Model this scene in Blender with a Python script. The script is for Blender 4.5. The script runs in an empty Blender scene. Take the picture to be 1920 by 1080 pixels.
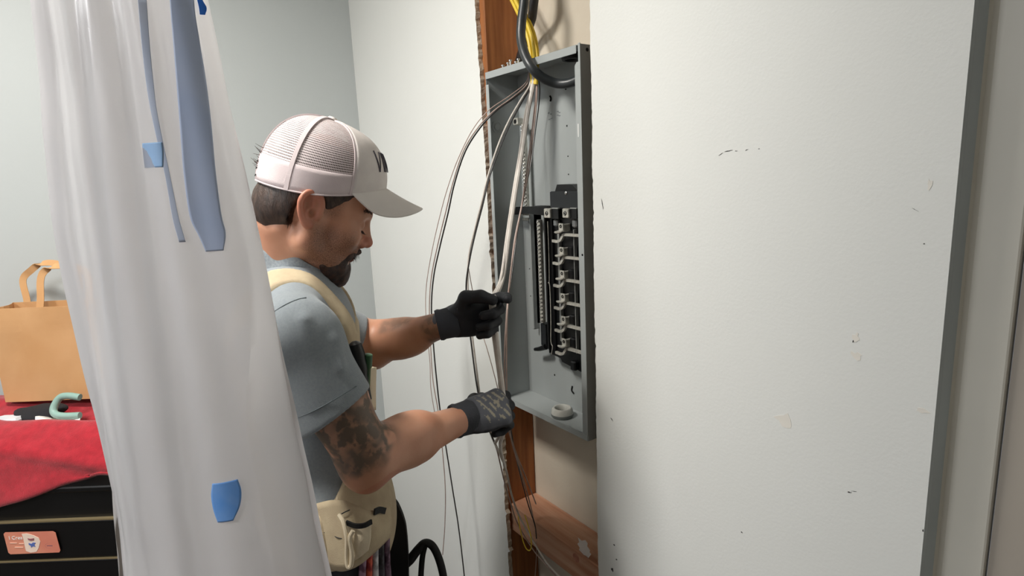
import bpy, math, random
import numpy as np
from mathutils import Vector, Matrix
import openvdb

sc = bpy.context.scene
COL = sc.collection
rng = np.random.default_rng(7)
random.seed(7)

# ------------------------------------------------------------------ camera
FPX = 1101.0                                   # focal length in pixels of a 1920 wide frame
UPc = np.array([-0.04309796, -0.981862, -0.18463366])
Wc = np.array([-0.58366015, -0.12524517, 0.8022808])
Nc = np.array([0.8108535, -0.14233997, 0.56767591])
MW = np.array([-Wc, Nc, UPc])                  # camera axes (x right, y down, z forward) -> world
CAM = np.array([0.0, -0.86, 1.65])

def cv(v):                                     # camera-space direction -> world
    return MW @ np.array(v, float)

def at(x, y, z):                               # photo pixel at a distance -> world point
    return MW @ (np.array([(x - 960) / FPX, (y - 540) / FPX, 1.0]) * z) + CAM

def on(x, y, Y):                               # photo pixel on a plane parallel to the panel wall
    d = MW @ np.array([(x - 960) / FPX, (y - 540) / FPX, 1.0])
    return CAM + d * ((Y - CAM[1]) / d[1])

def onZ(x, y, Z):
    d = MW @ np.array([(x - 960) / FPX, (y - 540) / FPX, 1.0])
    return CAM + d * ((Z - CAM[2]) / d[2])

cd = bpy.data.cameras.new('camera')
cam = bpy.data.objects.new('camera', cd)
COL.objects.link(cam)
cd.sensor_width = 36.0
cd.lens = FPX * 36.0 / 1920.0
cd.clip_start = 0.02
r_, u_, b_ = cv((1, 0, 0)), cv((0, -1, 0)), cv((0, 0, -1))
cam.matrix_world = Matrix(((r_[0], u_[0], b_[0], CAM[0]), (r_[1], u_[1], b_[1], CAM[1]),
                           (r_[2], u_[2], b_[2], CAM[2]), (0, 0, 0, 1)))
sc.camera = cam

# ------------------------------------------------------------------ world, lights, exposure
wd = bpy.data.worlds.new('world')
sc.world = wd
wd.use_nodes = True
wd.node_tree.nodes['Background'].inputs[0].default_value = (0.8, 0.87, 1.0, 1)
wd.node_tree.nodes['Background'].inputs[1].default_value = 0.3

def area(name, loc, target, size, power, col=(1, 1, 1), sy=None):
    l = bpy.data.lights.new(name, 'AREA')
    l.energy = power
    l.color = col
    l.size = size
    if sy:
        l.shape = 'RECTANGLE'
        l.size_y = sy
    o = bpy.data.objects.new(name, l)
    COL.objects.link(o)
    o.location = loc
    d = Vector(target) - Vector(loc)
    o.rotation_euler = d.to_track_quat('-Z', 'Y').to_euler()
    return o

area('ceiling_lamp_light', (-1.17, -1.10, 2.58), (-1.17, -1.10, 0), 0.3, 23, (1.0, 0.965, 0.90))
area('ceiling_lamp_light_near', (-0.55, -2.50, 2.58), (-0.55, -2.50, 0), 0.5, 33, (0.97, 0.98, 1.0))
area('window_daylight', (-1.0, -3.90, 1.55), (-1.2, 0, 1.3), 1.5, 2.5, (0.80, 0.91, 1.0), 1.3)

sc.view_settings.view_transform = 'Standard'
sc.view_settings.look = 'None'
sc.view_settings.gamma = 1.0
sc.view_settings.use_curve_mapping = False
sc.view_settings.exposure = 0.30

# ------------------------------------------------------------------ helpers
def lin(c):
    return tuple(((v / 255) / 12.92 if v / 255 <= 0.04045 else ((v / 255 + 0.055) / 1.055) ** 2.4) for v in c) + (1.0,)

def mat(name, c, rough=0.6, metal=0.0, c2=None, vscale=6.0, bump=0.0, bscale=60.0, detail=4.0,
        stretch=None, spec=0.5, contrast=(0.35, 0.65), sheen=0.0):
    m = bpy.data.materials.new(name)
    m.use_nodes = True
    nt = m.node_tree
    b = nt.nodes['Principled BSDF']
    b.inputs['Base Color'].default_value = lin(c)
    b.inputs['Roughness'].default_value = rough
    b.inputs['Metallic'].default_value = metal
    b.inputs['Specular IOR Level'].default_value = spec
    if sheen:
        b.inputs['Sheen Weight'].default_value = sheen
    tc = nt.nodes.new('ShaderNodeTexCoord')
    mp = nt.nodes.new('ShaderNodeMapping')
    nt.links.new(tc.outputs['Object'], mp.inputs[0])
    if stretch:
        mp.inputs['Scale'].default_value = stretch
    if c2 is None:
        c2 = tuple(min(255, v * 1.05 + 2) for v in c)
    n = nt.nodes.new('ShaderNodeTexNoise')
    n.inputs['Scale'].default_value = vscale
    n.inputs['Detail'].default_value = detail
    nt.links.new(mp.outputs[0], n.inputs['Vector'])
    r = nt.nodes.new('ShaderNodeValToRGB')
    r.color_ramp.elements[0].position, r.color_ramp.elements[1].position = contrast
    r.color_ramp.elements[0].color = lin(c)
    r.color_ramp.elements[1].color = lin(c2)
    nt.links.new(n.outputs[0], r.inputs[0])
    nt.links.new(r.outputs[0], b.inputs['Base Color'])
    if bump:
        n2 = nt.nodes.new('ShaderNodeTexNoise')
        n2.inputs['Scale'].default_value = bscale
        n2.inputs['Detail'].default_value = 3
        nt.links.new(mp.outputs[0], n2.inputs['Vector'])
        bp = nt.nodes.new('ShaderNodeBump')
        bp.inputs['Strength'].default_value = bump
        bp.inputs['Distance'].default_value = 0.002
        nt.links.new(n2.outputs[0], bp.inputs['Height'])
        nt.links.new(bp.outputs[0], b.inputs['Normal'])
    return m

def tag(o, label=None, cat=None, group=None, kind=None):
    if label: o['label'] = label
    if cat: o['category'] = cat
    if group: o['group'] = group
    if kind: o['kind'] = kind
    return o

def empty(name, loc, label, cat, group=None):
    o = bpy.data.objects.new(name, None)
    o.empty_display_size = 0.05
    COL.objects.link(o)
    o.location = Vector(tuple(loc))
    tag(o, label, cat, group)
    return o

def wloc(o):
    v = Vector(o.location)
    while o.parent:
        o = o.parent
        v = v + Vector(o.location)
    return v

def mesh(name, V, F, m, parent=None, smooth=False, origin=None):
    """world-space vertices -> one object (origin at its own middle, parented without inverse)"""
    V = np.asarray(V, float)
    if origin is None:
        origin = (V.min(0) + V.max(0)) / 2
    origin = np.array(origin, float)
    me = bpy.data.meshes.new(name)
    me.from_pydata((V - origin).tolist(), [], [tuple(int(i) for i in f) for f in F])
    me.update()
    if isinstance(m, (list, tuple)):
        for q in m: me.materials.append(q)
    elif m is not None:
        me.materials.append(m)
    if smooth:
        me.polygons.foreach_set('use_smooth', [True] * len(me.polygons))
    o = bpy.data.objects.new(name, me)
    COL.objects.link(o)
    loc = Vector(origin.tolist())
    if parent is not None:
        o.parent = parent
        loc = loc - wloc(parent)
    o.location = loc
    return o

def catmull(P, n=8):
    P = np.asarray(P, float)
    if len(P) < 3: return P
    Q = np.vstack([2 * P[0] - P[1], P, 2 * P[-1] - P[-2]])
    out = []
    for i in range(1, len(Q) - 2):
        p0, p1, p2, p3 = Q[i - 1:i + 3]
        for t in np.arange(n) / n:
            out.append(0.5 * ((2 * p1) + (-p0 + p2) * t + (2 * p0 - 5 * p1 + 4 * p2 - p3) * t * t + (-p0 + 3 * p1 - 3 * p2 + p3) * t ** 3))
    out.append(Q[-2])
    return np.array(out)

class MB:
    def __init__(s): s.V = []; s.F = []
    def add(s, V, F):
        k = len(s.V)
        s.V += [tuple(float(c) for c in v) for v in V]
        s.F += [tuple(i + k for i in f) for f in F]
        return s
    def box(s, lo, hi, ax=None, o=None, bev=0.0):
        """axis box; ax = 3 axis vectors and o = origin for oriented boxes; bev chamfers the edges"""
        lo = np.minimum(lo, hi).astype(float) if True else lo
        hi = np.maximum(np.array(lo), np.array(hi)).astype(float)
        if bev <= 0:
            P = [(x, y, z) for x in (lo[0], hi[0]) for y in (lo[1], hi[1]) for z in (lo[2], hi[2])]
            F = [(0, 1, 3, 2), (4, 6, 7, 5), (0, 4, 5, 1), (2, 3, 7, 6), (0, 2, 6, 4), (1, 5, 7, 3)]
        else:
            bev = min(bev, *(0.45 * (hi - lo)))
            P = []
            def rect(z, ins):
                a, b_, c, d = lo[0] + ins, hi[0] - ins, lo[1] + ins, hi[1] - ins
                q = bev
                return [(a + q, c, z), (b_ - q, c, z), (b_, c + q, z), (b_, d - q, z), (b_ - q, d, z), (a + q, d, z), (a, d - q, z), (a, c + q, z)]
            rings = [rect(lo[2], bev * 0.8), rect(lo[2] + bev, 0), rect(hi[2] - bev, 0), rect(hi[2], bev * 0.8)]
            for r in rings: P += r
            F = [tuple(range(7, -1, -1)), tuple(range(24, 32))]
            for j in range(3):
                for i in range(8):
                    F.append((j * 8 + i, j * 8 + (i + 1) % 8, (j + 1) * 8 + (i + 1) % 8, (j + 1) * 8 + i))
        if ax is not None:
            A = np.array(ax, float)
            P = [np.array(o) + p[0] * A[0] + p[1] * A[1] + p[2] * A[2] for p in P]
        return s.add(P, F)
    def tube(s, P, r, n=8, sub=6, cap=True, flat=None):
        P = catmull(P, sub) if sub > 1 else np.asarray(P, float)
        R = np.interp(np.linspace(0, 1, len(P)), np.linspace(0, 1, len(r)), r) if hasattr(r, '__len__') else np.full(len(P), r)
        T = np.gradient(P, axis=0)
        T /= np.linalg.norm(T, axis=1)[:, None] + 1e-12
        nrm = np.cross(T[0], (0.1, 0.3, 0.95)); nrm /= np.linalg.norm(nrm)
        V = []
        for i in range(len(P)):
            nrm = nrm - T[i] * (nrm @ T[i]); nrm /= np.linalg.norm(nrm)
            bn = np.cross(T[i], nrm)
            for a in np.arange(n) * 2 * math.pi / n:
                V.append(P[i] + R[i] * (math.cos(a) * nrm + math.sin(a) * bn))
        F = [(i * n + j, i * n + (j + 1) % n, (i + 1) * n + (j + 1) % n, (i + 1) * n + j) for i in range(len(P) - 1) for j in range(n)]
        if cap: F += [tuple(range(n - 1, -1, -1)), tuple(range((len(P) - 1) * n, len(P) * n))]
        return s.add(V, F)
    def band(s, P, side, w, t, sub=8):
        """flat strap: centre line P, direction 'side' for the width (array or one vector)"""
        P = catmull(P, sub)
        T = np.gradient(P, axis=0); T /= np.linalg.norm(T, axis=1)[:, None]
        W = np.interp(np.linspace(0, 1, len(P)), np.linspace(0, 1, len(w)), w) if hasattr(w, '__len__') else np.full(len(P), w)
        V = []
        for i in range(len(P)):
            sd = np.array(side, float); sd = sd - T[i] * (sd @ T[i]); sd /= np.linalg.norm(sd)
            nn = np.cross(T[i], sd)
            for a, b_ in ((-1, -1), (1, -1), (1, 1), (-1, 1)):
                V.append(P[i] + a * sd * W[i] / 2 + b_ * nn * t / 2)
        k = len(P)
        F = [(i * 4 + j, i * 4 + (j + 1) % 4, (i + 1) * 4 + (j + 1) % 4, (i + 1) * 4 + j) for i in range(k - 1) for j in range(4)]
        F += [(3, 2, 1, 0), tuple(range((k - 1) * 4, k * 4))]
        return s.add(V, F)
    def lathe(s, prof, o, axis, n=24, closed=False):
        axis = np.array(axis, float); axis /= np.linalg.norm(axis)
        a1 = np.cross(axis, (0.31, 0.77, 0.2)); a1 /= np.linalg.norm(a1); a2 = np.cross(axis, a1)
        V = []
        for r, h in prof:
            for k in range(n):
                t = 2 * math.pi * k / n
                V.append(np.array(o) + axis * h + r * (math.cos(t) * a1 + math.sin(t) * a2))
        m_ = len(prof)
        rows = m_ if closed else m_ - 1
        F = [(i * n + j, i * n + (j + 1) % n, ((i + 1) % m_) * n + (j + 1) % n, ((i + 1) % m_) * n + j) for i in range(rows) for j in range(n)]
        if not closed: F += [tuple(range(n - 1, -1, -1)), tuple(range((m_ - 1) * n, m_ * n))]
        return s.add(V, F)
    def prism(s, poly, o, ax, ay, an, t):
        """flat polygon (list of 2-D points) in axes ax, ay, extruded by t along an"""
        n = len(poly)
        o, ax, ay, an = (np.array(q, float) for q in (o, ax, ay, an))
        V = [o + p[0] * ax + p[1] * ay for p in poly] + [o + p[0] * ax + p[1] * ay + an * t for p in poly]
        F = [tuple(range(n - 1, -1, -1)), tuple(range(n, 2 * n))] + [(i, (i + 1) % n, n + (i + 1) % n, n + i) for i in range(n)]
        return s.add(V, F)
    def grid(s, G):
        G = np.asarray(G, float); a, b_ = G.shape[:2]
        return s.add(G.reshape(-1, 3), [(i * b_ + j, i * b_ + j + 1, (i + 1) * b_ + j + 1, (i + 1) * b_ + j) for i in range(a - 1) for j in range(b_ - 1)])
    def build(s, name, m, parent=None, smooth=False, origin=None):
        o = mesh(name, s.V, s.F, m, parent, smooth, origin)
        if smooth:
            try:
                o.data.set_sharp_from_angle(angle=math.radians(40))
            except Exception:
                pass
        return o

def wnoise(P, scale, seed=0, oct=3):
    """cheap smooth pseudo noise in [-1,1] from summed sines"""
    P = np.asarray(P, float); g = np.random.default_rng(seed); v = 0; a = 1.0; tot = 0
    for o in range(oct):
        for _ in range(3):
            k = g.normal(size=3); k /= np.linalg.norm(k)
            v = v + a * np.sin(P @ k * scale * 2 * math.pi + g.uniform(0, 6.28)) / 3
        tot += a; a *= 0.55; scale *= 1.9
    return v / tot * 1.6

def solidify(o, t, offset=0):
    md = o.modifiers.new('thickness', 'SOLIDIFY'); md.thickness = t; md.offset = offset
    return o

def text_mesh(name, body, size, o, ax, ay, an, m, parent, ext=0.0004, loc=None):
    c = bpy.data.curves.new(name, 'FONT'); c.body = body; c.size = size; c.extrude = ext
    tmp = bpy.data.objects.new(name + '_src', c); COL.objects.link(tmp)
    dg = bpy.context.evaluated_depsgraph_get()
    me = bpy.data.meshes.new_from_object(tmp.evaluated_get(dg))
    V = [np.array(o) + v.co.x * np.array(ax) + v.co.y * np.array(ay) + v.co.z * np.array(an) for v in me.vertices]
    F = [tuple(p.vertices) for p in me.polygons]
    bpy.data.objects.remove(tmp); bpy.data.meshes.remove(me); bpy.data.curves.remove(c)
    return V, F

# ------------------------------------------------------------------ materials of the room
M = {}
def wall_material(name, base, marks=True):
    m = mat(name, base, 0.55, c2=tuple(v * 0.985 for v in base), vscale=1.6, bump=0.12, bscale=180, spec=0.35)
    return m
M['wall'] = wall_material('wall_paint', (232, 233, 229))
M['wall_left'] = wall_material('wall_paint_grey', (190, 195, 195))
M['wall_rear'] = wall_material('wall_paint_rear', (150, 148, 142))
M['ceiling'] = mat('ceiling_paint', (235, 234, 228), 0.8, bump=0.1, bscale=90)
M['floor'] = mat('floor_wood', (84, 70, 58), 0.45, c2=(64, 52, 42), vscale=5, stretch=(1, 8, 1), bump=0.1)
M['gypsum'] = mat('gypsum_cut', (176, 160, 142), 0.95, c2=(212, 198, 180), vscale=70, bump=0.8, bscale=220)
M['backboard'] = mat('back_of_drywall', (224, 214, 196), 0.9, c2=(214, 202, 184), vscale=4, bump=0.15, bscale=120)
M['door'] = mat('door_paint', (176, 168, 157), 0.5, c2=(170, 161, 150), vscale=3, bump=0.1)
M['trim'] = mat('trim_paint', (226, 222, 210), 0.45, c2=(218, 214, 202), vscale=3, bump=0.08)
M['jamb'] = mat('reveal_shaded_paint', (176, 186, 190), 0.5)  # wall paint made darker and bluer, putting the return's shade into its colour
M['mark'] = mat('scuff_dark', (70, 68, 66), 0.9)
M['stain'] = mat('stain_tan', (224, 220, 211), 0.7)

# ------------------------------------------------------------------ room shell
XLW, XCUT, XEND = -2.146, -0.272, 1.9
ZC, YF = 2.62, -3.95
def slab(name, lo, hi, m):
    return tag(MB().box(lo, hi).build(name, m), kind='structure')
slab('floor', (XLW - 0.1, YF - 0.1, -0.06), (XEND + 0.1, 0.6, 0.0), M['floor'])
slab('ceiling', (XLW - 0.1, YF - 0.1, ZC), (XEND + 0.1, 0.6, ZC + 0.08), M['ceiling'])
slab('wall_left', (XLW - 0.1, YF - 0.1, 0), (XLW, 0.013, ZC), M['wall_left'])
slab('wall_right', (XEND, YF - 0.1, 0), (XEND + 0.1, 0.6, ZC), M['wall_rear'])
# rear wall with a window behind the camera
mb = MB()
mb.box((XLW, YF - 0.1, 0), (-1.85, YF, ZC)); mb.box((-0.15, YF - 0.1, 0), (XEND, YF, ZC))
mb.box((-1.85, YF - 0.1, 0), (-0.15, YF, 0.85)); mb.box((-1.85, YF - 0.1, 2.25), (-0.15, YF, ZC))
tag(mb.build('wall_front', M['wall_rear']), kind='structure')

# panel wall: drywall sheet 13 mm thick with a rough-cut opening, front at Y = 0
def jag(z0, z1, xa, xb, amp, seed, n=150):
    g = np.random.default_rng(seed)
    z = np.linspace(z0, z1, n)
    base = xa + (xb - xa) * (z - z0) / (z1 - z0)
    j = np.convolve(g.normal(size=n + 8), np.ones(9) / 9, 'valid') * amp * 2.2 + g.normal(size=n) * amp * 0.35
    nick = (g.random(n) > 0.955) * g.normal(size=n) * amp * 2.2
    return z, base + j + nick
OZ0, OZ1 = 0.25, 2.42
XO_L0, XO_L1 = -1.288, -1.326      # left cut at the bottom / at the top
XO_R0, XO_R1 = -0.9135, -0.9065
zl, xl = jag(OZ0, OZ1, XO_L0, XO_L1, 0.0022, 3, 260)
zr, xr = jag(OZ0, OZ1, XO_R0, XO_R1, 0.0010, 5, 300)
def sheet_side(xedge, z, xfar, mfar):
    V, F, mi = [], [], []
    n = len(z)
    for k in range(n):
        V += [(xedge[k], 0, z[k]), (xfar, 0, z[k]), (xedge[k] + 0.0012 * math.sin(k * 1.7), 0.013, z[k]), (xfar, 0.013, z[k])]
    for k in range(n - 1):
        a, b_ = 4 * k, 4 * k + 4
        F += [(a, a + 1, b_ + 1, b_), (a + 2, b_ + 2, b_ + 3, a + 3), (a, b_, b_ + 2, a + 2), (a + 1, a + 3, b_ + 3, b_ + 1)]
        mi += [0, 1, 1, mfar]
    return V, F, mi
mb = MB(); MI = []
for xe, z, xf, mf in ((xl, zl, XLW, 0), (xr, zr, XCUT, 2)):
    V, F, mi = sheet_side(xe, z, xf, mf)
    mb.add(V, F); MI += mi
for lo, hi in (((XLW, 0, 0), (XCUT, 0.013, OZ0)), ((XLW, 0, OZ1), (XCUT, 0.013, ZC))):
    mb.box(lo, hi); MI += [0] * 6
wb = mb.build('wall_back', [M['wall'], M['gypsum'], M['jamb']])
for p, k in zip(wb.data.polygons, MI): p.material_index = k
tag(wb, kind='structure')

# far face of the stud cavity (back of the next room's drywall)
slab('wall_cavity', (XLW, 0.118, 0), (XCUT - 0.012, 0.131, ZC), M['backboard'])
# return of the wall end, set-back trim board and door beyond
YS = 0.060
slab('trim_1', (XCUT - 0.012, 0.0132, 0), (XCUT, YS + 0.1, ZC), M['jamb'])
XB = None
def x_on(px, py, Y): return on(px, py, Y)[0]
XB = x_on(1905, 540, YS)
mb = MB()
V = []
prof = [(XCUT, YS + 0.02), (XCUT, YS - 0.012), (XCUT + 0.002, YS - 0.005), (XCUT + 0.007, YS - 0.0005), (XCUT + 0.014, YS), (XB - 0.002, YS), (XB, YS + 0.002), (XB, YS + 0.02)]
mb.prism([(p[0], p[1]) for p in prof], (0, 0, 0), (1, 0, 0), (0, 1, 0), (0, 0, 1), ZC)
tag(mb.build('trim_2', M['trim'], smooth=False), kind='structure')
slab('door_1', (XB + 0.002, YS + 0.012, 0.01), (XB + 0.86, YS + 0.052, 2.1), M['door'])
slab('wall_header', (XB, YS + 0.004, 2.1), (XEND, YS + 0.05, ZC), M['wall'])
slab('wall_beyond_door', (XB + 0.862, YS + 0.004, 0), (XEND, YS + 0.05, 2.1), M['wall'])

# window frame behind the camera
mb = MB()
for lo, hi in (((-1.85, YF - 0.06, 0.85), (-1.79, YF - 0.02, 2.25)), ((-0.21, YF - 0.06, 0.85), (-0.15, YF - 0.02, 2.25)),
               ((-1.79, YF - 0.06, 0.85), (-0.21, YF - 0.02, 0.91)), ((-1.79, YF - 0.06, 2.19), (-0.21, YF - 0.02, 2.25)), ((-1.02, YF - 0.06, 0.91), (-0.98, YF - 0.02, 2.19))):
    mb.box(lo, hi, bev=0.004)
tag(mb.build('window_1', M['trim']), kind='structure')

# scuffs and stains with a shape of their own on the right sheet
def blot(name, cx, cy, w, h, m, label, rot=0.0, n=14, seed=1):
    g = np.random.default_rng(seed)
    c = on(cx, cy, 0); sx = (on(cx + w, cy, 0) - c)[0]; sz = (c - on(cx, cy + h, 0))[2]
    pts = []
    for k in range(n):
        t = 2 * math.pi * k / n; r = 0.5 * (1 + 0.28 * g.normal())
        x, z = r * sx * math.cos(t), r * sz * math.sin(t)
        pts.append((x * math.cos(rot) - z * math.sin(rot), x * math.sin(rot) + z * math.cos(rot)))
    return MB().prism(pts, (c[0], -0.0002, c[2]), (1, 0, 0), (0, 0, 1), (0, -1, 0), 0.0003).build(name, m, wb)
for i, (x, y, w, h, rot) in enumerate([(1352, 289, 8, 1.2, .5), (1366, 283, 14, 1.4, .1), (1381, 283, 5, 1, 0), (1400, 281, 5, 1.2, .3),
                                       (1423, 279, 3, 1, 0), (1600, 640, 3, 4, 0), (1593, 923, 6, 2.2, .2), (1602, 921, 10, .8, .3), (1731, 994, 2.5, 5, 0),
                                       (1147, 786, 5, 1.5, -.6), (1152, 1022, 3, 3, 0), (1148, 1068, 4, 6, .4), (1156, 1049, 3, 2, 0), (1391, 998, 3, 2, 0),
                                       (1716, 393, 12, .7, -.5), (1733, 457, 3, 2, 0), (1130, 385, 1.2, 18, .2)]):
    blot('scuff_mark', x, y, w, h, M['mark'], None, rot, seed=i)
for i, (x, y, w, h) in enumerate([(1472, 788, 34, 26), (1605, 667, 24, 14), (1604, 632, 14, 16), (1744, 345, 9, 20), (1729, 770, 24, 8)]):
    blot('stain', x, y, w, h, M['stain'], None, seed=40 + i)
#%%PART2
# ------------------------------------------------------------------ lumber in the opening
M['stud'] = mat('stud_wood', (176, 112, 62), 0.7, c2=(142, 84, 42), vscale=9, stretch=(6, 6, 0.35), bump=0.25, bscale=80)
M['block'] = mat('block_wood', (205, 160, 132), 0.75, c2=(176, 122, 92), vscale=8, stretch=(0.35, 5, 5), bump=0.3, bscale=60)
M['plaster'] = mat('plaster_smear', (222, 212, 205), 0.9, bump=0.4, bscale=150)
M['knot'] = mat('wood_knot', (150, 88, 66), 0.7, c2=(186, 128, 104), vscale=60)
M['screw'] = mat('screw_metal', (200, 200, 198), 0.3, 1.0)
SX0 = -1.340
mb = MB(); mb.box((SX0, 0.0135, 0.001), (-1.303, 0.1175, ZC - 0.001), bev=0.003)
tag(mb.build('wood_stud', M['stud']), 'orange-brown upright wooden stud beside the left edge of the wall opening', 'stud')
ZBk = 0.652 + CAM[2] - 1.6
BZ = on(1113, 1004, 0.10)[2]
mb = MB(); mb.box((-1.3028, 0.022, BZ - 0.085), (-0.80, 0.1175, BZ), bev=0.003)
blk = tag(mb.build('wood_block', M['block']), 'horizontal pale wooden block nailed between studs below the panel', 'block')
c = on(1080, 1046, 0.022)
MB().lathe([(0.0001, 0.0004), (0.012, 0.0002), (0.0125, -0.001)], c, (0, -1, 0), 20).build('knot', M['knot'], blk)
c = on(1098, 1030, 0.022)
g = np.random.default_rng(8)
pts = [(0.03 * math.cos(t) * (1 + .3 * g.normal()), 0.018 * math.sin(t) * (1 + .3 * g.normal())) for t in np.arange(16) * 2 * math.pi / 16]
MB().prism(pts, (c[0], 0.0219, c[2]), (1, 0, 0), (0, 0, 1), (0, -1, 0), 0.0008).build('plaster_smear', M['plaster'], blk)

# ------------------------------------------------------------------ breaker panel
M['steel'] = mat('grey_enamel_steel', (172, 177, 176), 0.42, 0.0, c2=(164, 169, 169), vscale=4, bump=0.05, spec=0.5)
M['alu'] = mat('tin_plated_bar', (214, 212, 202), 0.34, 0.35, c2=(176, 174, 166), vscale=90, bump=0.2, bscale=200)
M['alu_dull'] = mat('dull_bar', (158, 160, 158), 0.5, 0.5)
M['blackp'] = mat('black_plastic', (12, 13, 15), 0.4, spec=0.5, bump=0.1)
M['charp'] = mat('charcoal_plastic', (30, 33, 36), 0.45, bump=0.1)
M['hole'] = mat('hole_black', (8, 8, 8), 0.9)
M['galv'] = mat('galvanised', (196, 198, 198), 0.35, 0.8, c2=(150, 154, 156), vscale=50)
M['white_plastic'] = mat('bushing_plastic', (205, 205, 198), 0.5, c2=(186, 184, 176), vscale=30)
BL, BR = -1.29, -0.938
BT, BB = CAM[2] + 0.2614, CAM[2] - 0.6042
BD = 0.100; t = 0.0016
pan = empty('breaker_panel', ((BL + BR) / 2, 0.05, BB), 'tall open grey steel breaker panel mounted in the wall opening', 'breaker panel')
mb = MB()
mb.box((BL, BD - t, BB), (BR, BD, BT))                      # back
mb.box((BL, 0, BB), (BL + t, BD - t, BT))                   # left side
mb.box((BR - t, 0, BB), (BR, BD - t, BT))                   # right side
mb.box((BL + t, 0, BT - t), (BR - t, BD - t, BT))           # top
mb.box((BL + t, 0, BB), (BR - t, BD - t, BB + t))           # bottom
mb.build('enclosure', M['steel'], pan)
FW = 0.017
mb = MB()
mb.box((BL, -0.0012, BT - 0.0165), (BR - 0.012, 0.0002, BT), bev=0.0006)
mb.build('top_lip', M['steel'], pan)
mb = MB(); mb.box((BL + 0.004, -0.0012, BB), (BR - 0.001, 0.0002, BB + 0.0145), bev=0.0006)
mb.build('bottom_lip', M['steel'], pan)
for s, x0, x1 in ((0, BL, BL + 0.013), (1, BR - FW, BR)):
    z1 = BT - 0.034 if s else BT - 0.030
    poly = [(x0, BB + 0.0148), (x1, BB + 0.0148), (x1, z1 - (0 if s else .0)), (x0 + (0.006 if s else 0), z1), (x0, z1 - (0.006 if s else 0))]
    MB().prism(poly, (0, -0.0012, 0), (1, 0, 0), (0, 0, 1), (0, 1, 0), 0.0014).build('side_flange', M['steel'], pan)
# right side upper lip tab (outer corner)
mb = MB(); mb.box((BR - 0.006, -0.0012, BT - 0.034), (BR, 0.0002, BT + 0.002)); mb.build('corner_tab', M['steel'], pan)

YB = BD - t                                                   # inner back face
def disc(x, y, Y, r, name, m, parent, h=0.0006, n=14, axis=(0, -1, 0)):
    c = on(x, y, Y)
    return MB().lathe([(r, 0), (r, h * .7), (r * .85, h)], c, axis, n).build(name, m, parent)
for x, y, r in ((1063, 236, .0022), (1065, 293, .0018), (1066, 327, .0018), (993, 504, .0018), (995, 555, .0018), (1040, 703, .0026), (1084, 207, .0015), (1092, 478, .0025)):
    Y = YB if x < 1090 else -0.0012
    disc(x, y, Y, r, 'mounting_hole', M['hole'], pan)
for pts in ([(1031, 180), (1033, 184), (1032, 190)], [(1073, 724), (1072, 732), (1076, 738)], [(1059, 157), (1061, 168)]):
    P = [on(x, y, YB - 0.001) for x, y in pts]
    MB().tube(P, 0.0022, 6, 4).build('keyhole_slot', M['hole'], pan)
# faint stamped marks on the back
M['stamp'] = mat('stamp_grey', (128, 132, 134), 0.6)
mb = MB()
for cx, cy in ((1029, 212), (1034, 222), (1030, 224), (1033, 214), (1046, 209), (1049, 217), (1049, 211), (1046, 216)):
    P = on(cx, cy, YB); mb.box((P[0] - .003, YB - .0006, P[2] - .001), (P[0] + .003, YB, P[2] + .0012))
mb.build('stamped_mark', M['stamp'], pan)
# white label slot on the right flange
c0 = on(1084, 232, -0.0013); c1 = on(1084, 257, -0.0013)
MB().box((c0[0] - .001, -0.0016, c1[2]), (c0[0] + .0012, -0.0012, c0[2])).build('slot', mat('white_slot', (240, 240, 238), .4), pan)
# knockouts on the inner left side
def ring(name, c, ax, r0, r1, h, m, parent, n=28):
    return MB().lathe([(r1, 0), (r1, h * .7), (r1 - (r1 - r0) * .2, h), (r0 + (r1 - r0) * .2, h), (r0, h * .7), (r0, 0)], c, ax, n, closed=True).build(name, m, parent, smooth=True)
def on_x(px, py, X):
    d = MW @ np.array([(px - 960) / FPX, (py - 540) / FPX, 1.0]); return CAM + d * ((X - CAM[0]) / d[0])
c = on_x(932, 238, BL + t)
ring('knockout', c, (1, 0, 0), 0.0125, 0.016, 0.0012, M['steel'], pan)
MB().lathe([(0.0085, 0), (0.0085, .0012), (.007, .002)], c, (1, 0, 0), 24).build('knockout', M['steel'], pan)
# top row knockouts / connector nut under the dark cable
c = on(1078, 112, 0.055); c = np.array([c[0], .05, BT - t])
ring('cable_clamp', c, (0, 0, -1), 0.017, 0.026, 0.013, M['blackp'], pan)

def rbox(name, x0, y0, x1, y1, Y0, Y1, m, parent=pan, bev=0.001):
    """box whose front face spans the given corner pixels on the plane Y0"""
    a, b_ = on(x0, y0, Y0), on(x1, y1, Y0)
    return MB().box((a[0], Y0, b_[2]), (b_[0], Y1, a[2]), bev=bev).build(name, m, parent)
def XZ(x, y, Y):
    p = on(x, y, Y); return p[0], p[2]

# neutral bars: upper one on the left, lower one beside the bus
def neutral(x, y0, y1, Y, w, n, name='neutral_bar'):
    xa, za = XZ(x, y0, Y); xb, zb = XZ(x, y1, Y); xa = (xa + xb) / 2
    bar = MB().box((xa - w / 2, Y, zb), (xa + w / 2, Y + 0.010, za), bev=0.001).build(name, M['alu'], pan)
    for i in range(n):
        z = za + (zb - za) * (i + .5) / n
        MB().lathe([(.0032, 0), (.0032, .0014), (.0026, .0019), (.0012, .0012)], (xa - w * .12, Y, z), (0, -1, 0), 10).build('terminal_screw', M['screw'], bar)
        MB().box((xa + w * .26, Y - .0006, z - .0022), (xa + w * .46, Y + .001, z + .0022)).build('wire_hole', M['hole'], bar)
    return bar
neutral(982, 232, 388, 0.070, 0.013, 22)
nb2 = neutral(1012, 412, 604, 0.062, 0.013, 27)
rbox('mounting_rail', 991, 400, 1001, 618, 0.078, YB, M['steel'], bev=.002)
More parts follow.
